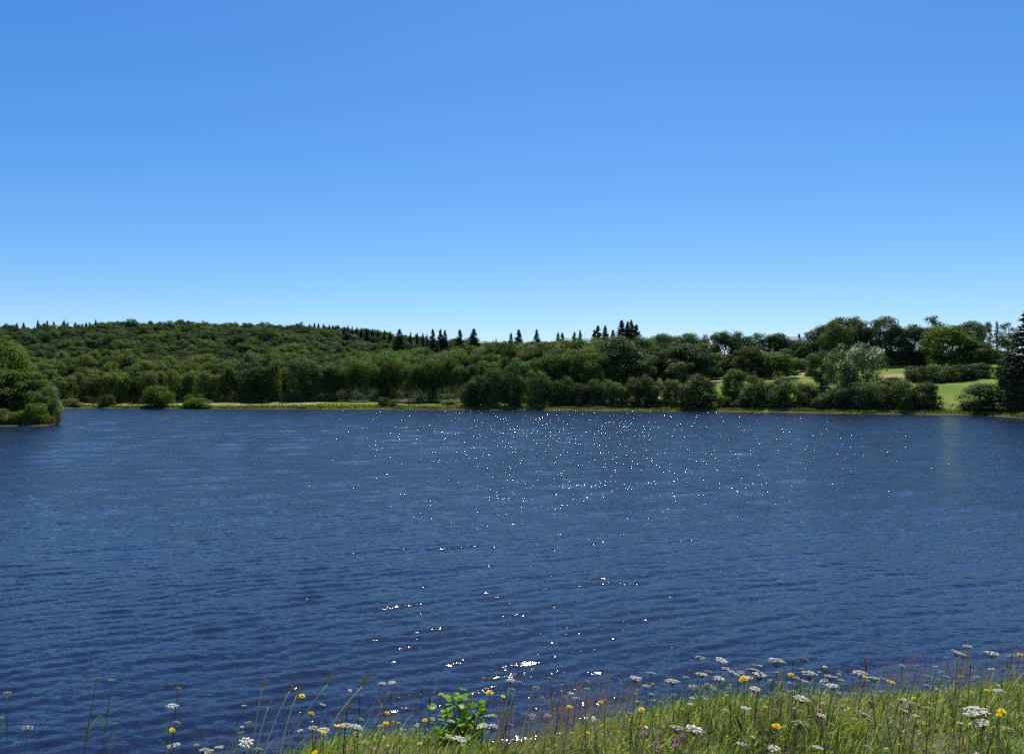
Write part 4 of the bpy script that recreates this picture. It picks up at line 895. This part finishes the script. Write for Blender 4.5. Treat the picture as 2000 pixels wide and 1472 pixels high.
o = link('flower_bell', BELL, e, tip); o.scale = (size * .75, size * .75, size); o.rotation_euler = (.3, 1.9, 0); PLANTS[-1][4]['label'] = 'single violet bell flower in the grass of the right bank'; PLANTS[-1][4]['category'] = 'flower'

# labels: each plant by its look and its place in a stretch of the bank
def zone(px, py):
    if px < 420: return 'over the water at the left end of the bank'
    if px < 815: return 'left of the leafy shrub'
    if px < 1010: return 'around the leafy shrub'
    if px < 1235: return 'just right of the leafy shrub'
    a = 'against the water' if py < 1350 else 'down in the grass'
    return f'{a} in the middle right' if px < 1600 else f'{a} at the right end'
LOOK = {('yarrow', 'W'): ('white yarrow head', 'yarrow'), ('yarrow', 'G'): ('small greenish yarrow head', 'yarrow'), ('yarrow', 'T'): ('faded tan yarrow head', 'yarrow'), ('hawkweed', None): ('yellow hawkweed flower', 'flower'),
        ('bud', None): ('closed bud on bent stem', 'flower bud'), ('seedhead', None): ('brown seed head', 'seed head'), ('plantain', None): ('dark plantain spike', 'plantain'), ('knapweed', None): ('pink tufted flower', 'flower')}
buck = {}
for kd, px, py, w, e in PLANTS:
    if kd == 'harebell': continue
    key = (kd, e.get('_k')); buck.setdefault((key, zone(px, py)), []).append((px, e))
for (key, zn), lst in buck.items():
    lst.sort(key=lambda q: q[0]); lk, ct = LOOK[key]
    for i, (px, e) in enumerate(lst):
        if len(lb_ := f'{lk} {zn}'.split()) > 13: zn_ = zn.replace(' at the left end of the bank', ' at the far left').replace(' in the middle right', ', middle right')
        else: zn_ = zn
        if len(lst) == 1: lb = f'only {lk} {zn_}'
        else: lb = f'{lk} {zn_}, {ordinal(i + 1)} from left'
        tag(e, lb, ct, f'{lk}s {zn}')
        if '_k' in e: del e['_k']

# ------------------------------------------------------------------ the leafy shrub at the rim
def leafy_shrub():
    g = random.Random(77); d = 3.62; px0 = 893; b = Vector((X(px0, d), d, bz(X(px0, d), d))); e = empty('leafy_shrub', b)
    tag(e, 'bright green young alder-like shrub with glossy leaves on the bank rim', 'shrub')
    protos = []
    for k in range(3):
        mb = MB(); n = 7; L, w = 1.0, .40 + .05 * k; V = []; Fc = []
        for i in range(n + 1):
            t = i / n; hw = w * math.sin(math.pi * min(t * .92 + .04, 1)) ** .8 * (1 if i % 2 == 0 else .9); zz = -.16 * t * t; V += [(L * t, -hw, zz + .10 * hw), (L * t, 0, zz), (L * t, hw, zz + .10 * hw)]
        for i in range(n):
            a = 3 * i; Fc += [(a, a + 1, a + 4, a + 3), (a + 1, a + 2, a + 5, a + 4)]
        mb.add(V, Fc); protos.append(mb.mesh(f'shrub_leaf{k}', [M['shrub_leaf']]))
    tips = [(905, 1342), (884, 1352), (860, 1362), (925, 1356), (945, 1368), (870, 1385), (900, 1375), (930, 1385), (950, 1398), (846, 1406), (858, 1420), (880, 1410), (905, 1405), (925, 1412), (840, 1432), (890, 1430), (868, 1440), (912, 1436)]
    for px, py in tips:
        dd = d + g.uniform(-.10, .10); t = Vector((X(px, dd), dd, ZP(py, dd))) - b; t.z = max(t.z, .05)
        mb = MB(); pts = [Vector((g.uniform(-.03, .03), g.uniform(-.02, .02), -.03))]
        for i in range(1, 7): s = i / 6; pts.append(Vector((t.x * s ** 1.3, t.y * s, t.z * s)))
        mb.tube(pts, [.004 - .0004 * i for i in range(7)], 5); link('twig', mb.mesh('twig', [M['stem']]), e)
        for i in range(16):
            s = g.uniform(.22, 1.0); k = min(int(s * 6), 5); p = pts[k].lerp(pts[k + 1], s * 6 - k); o = link('leaf', protos[g.randrange(3)], e, p + Vector((g.gauss(0, .032), g.gauss(0, .025), g.gauss(0, .018))))
            q = g.uniform(.028, .052); o.scale = (q, q, q); o.rotation_euler = (g.gauss(0, .5), g.uniform(-.6, .35), g.uniform(0, 6.28))
leafy_shrub()

# pale stone at the rim
def stone():
    r = np.random.default_rng(8); import bmesh
    bm = bmesh.new(); bmesh.ops.create_icosphere(bm, subdivisions=3, radius=1)
    for v in bm.verts:
        n = float(vnoise(v.co.x * 1.3 + 5, v.co.y * 1.3 + v.co.z, 1.2, 4)); v.co *= .75 + .5 * n; v.co.z *= .55
    me = bpy.data.meshes.new('stone'); bm.to_mesh(me); bm.free(); me.materials.append(plain('granite', (.34, .31, .30), .9, .35, 14))
    d = 3.85; px = 1772; o = link('stone', me, None, (X(px, d), d, bz(X(px, d), d) + .012)); o.scale = (.055, .05, .055); o.rotation_euler = (.2, .1, .6)
    tag(o, 'pale grey stone half sunk in the grass at the right rim', 'stone')
stone()
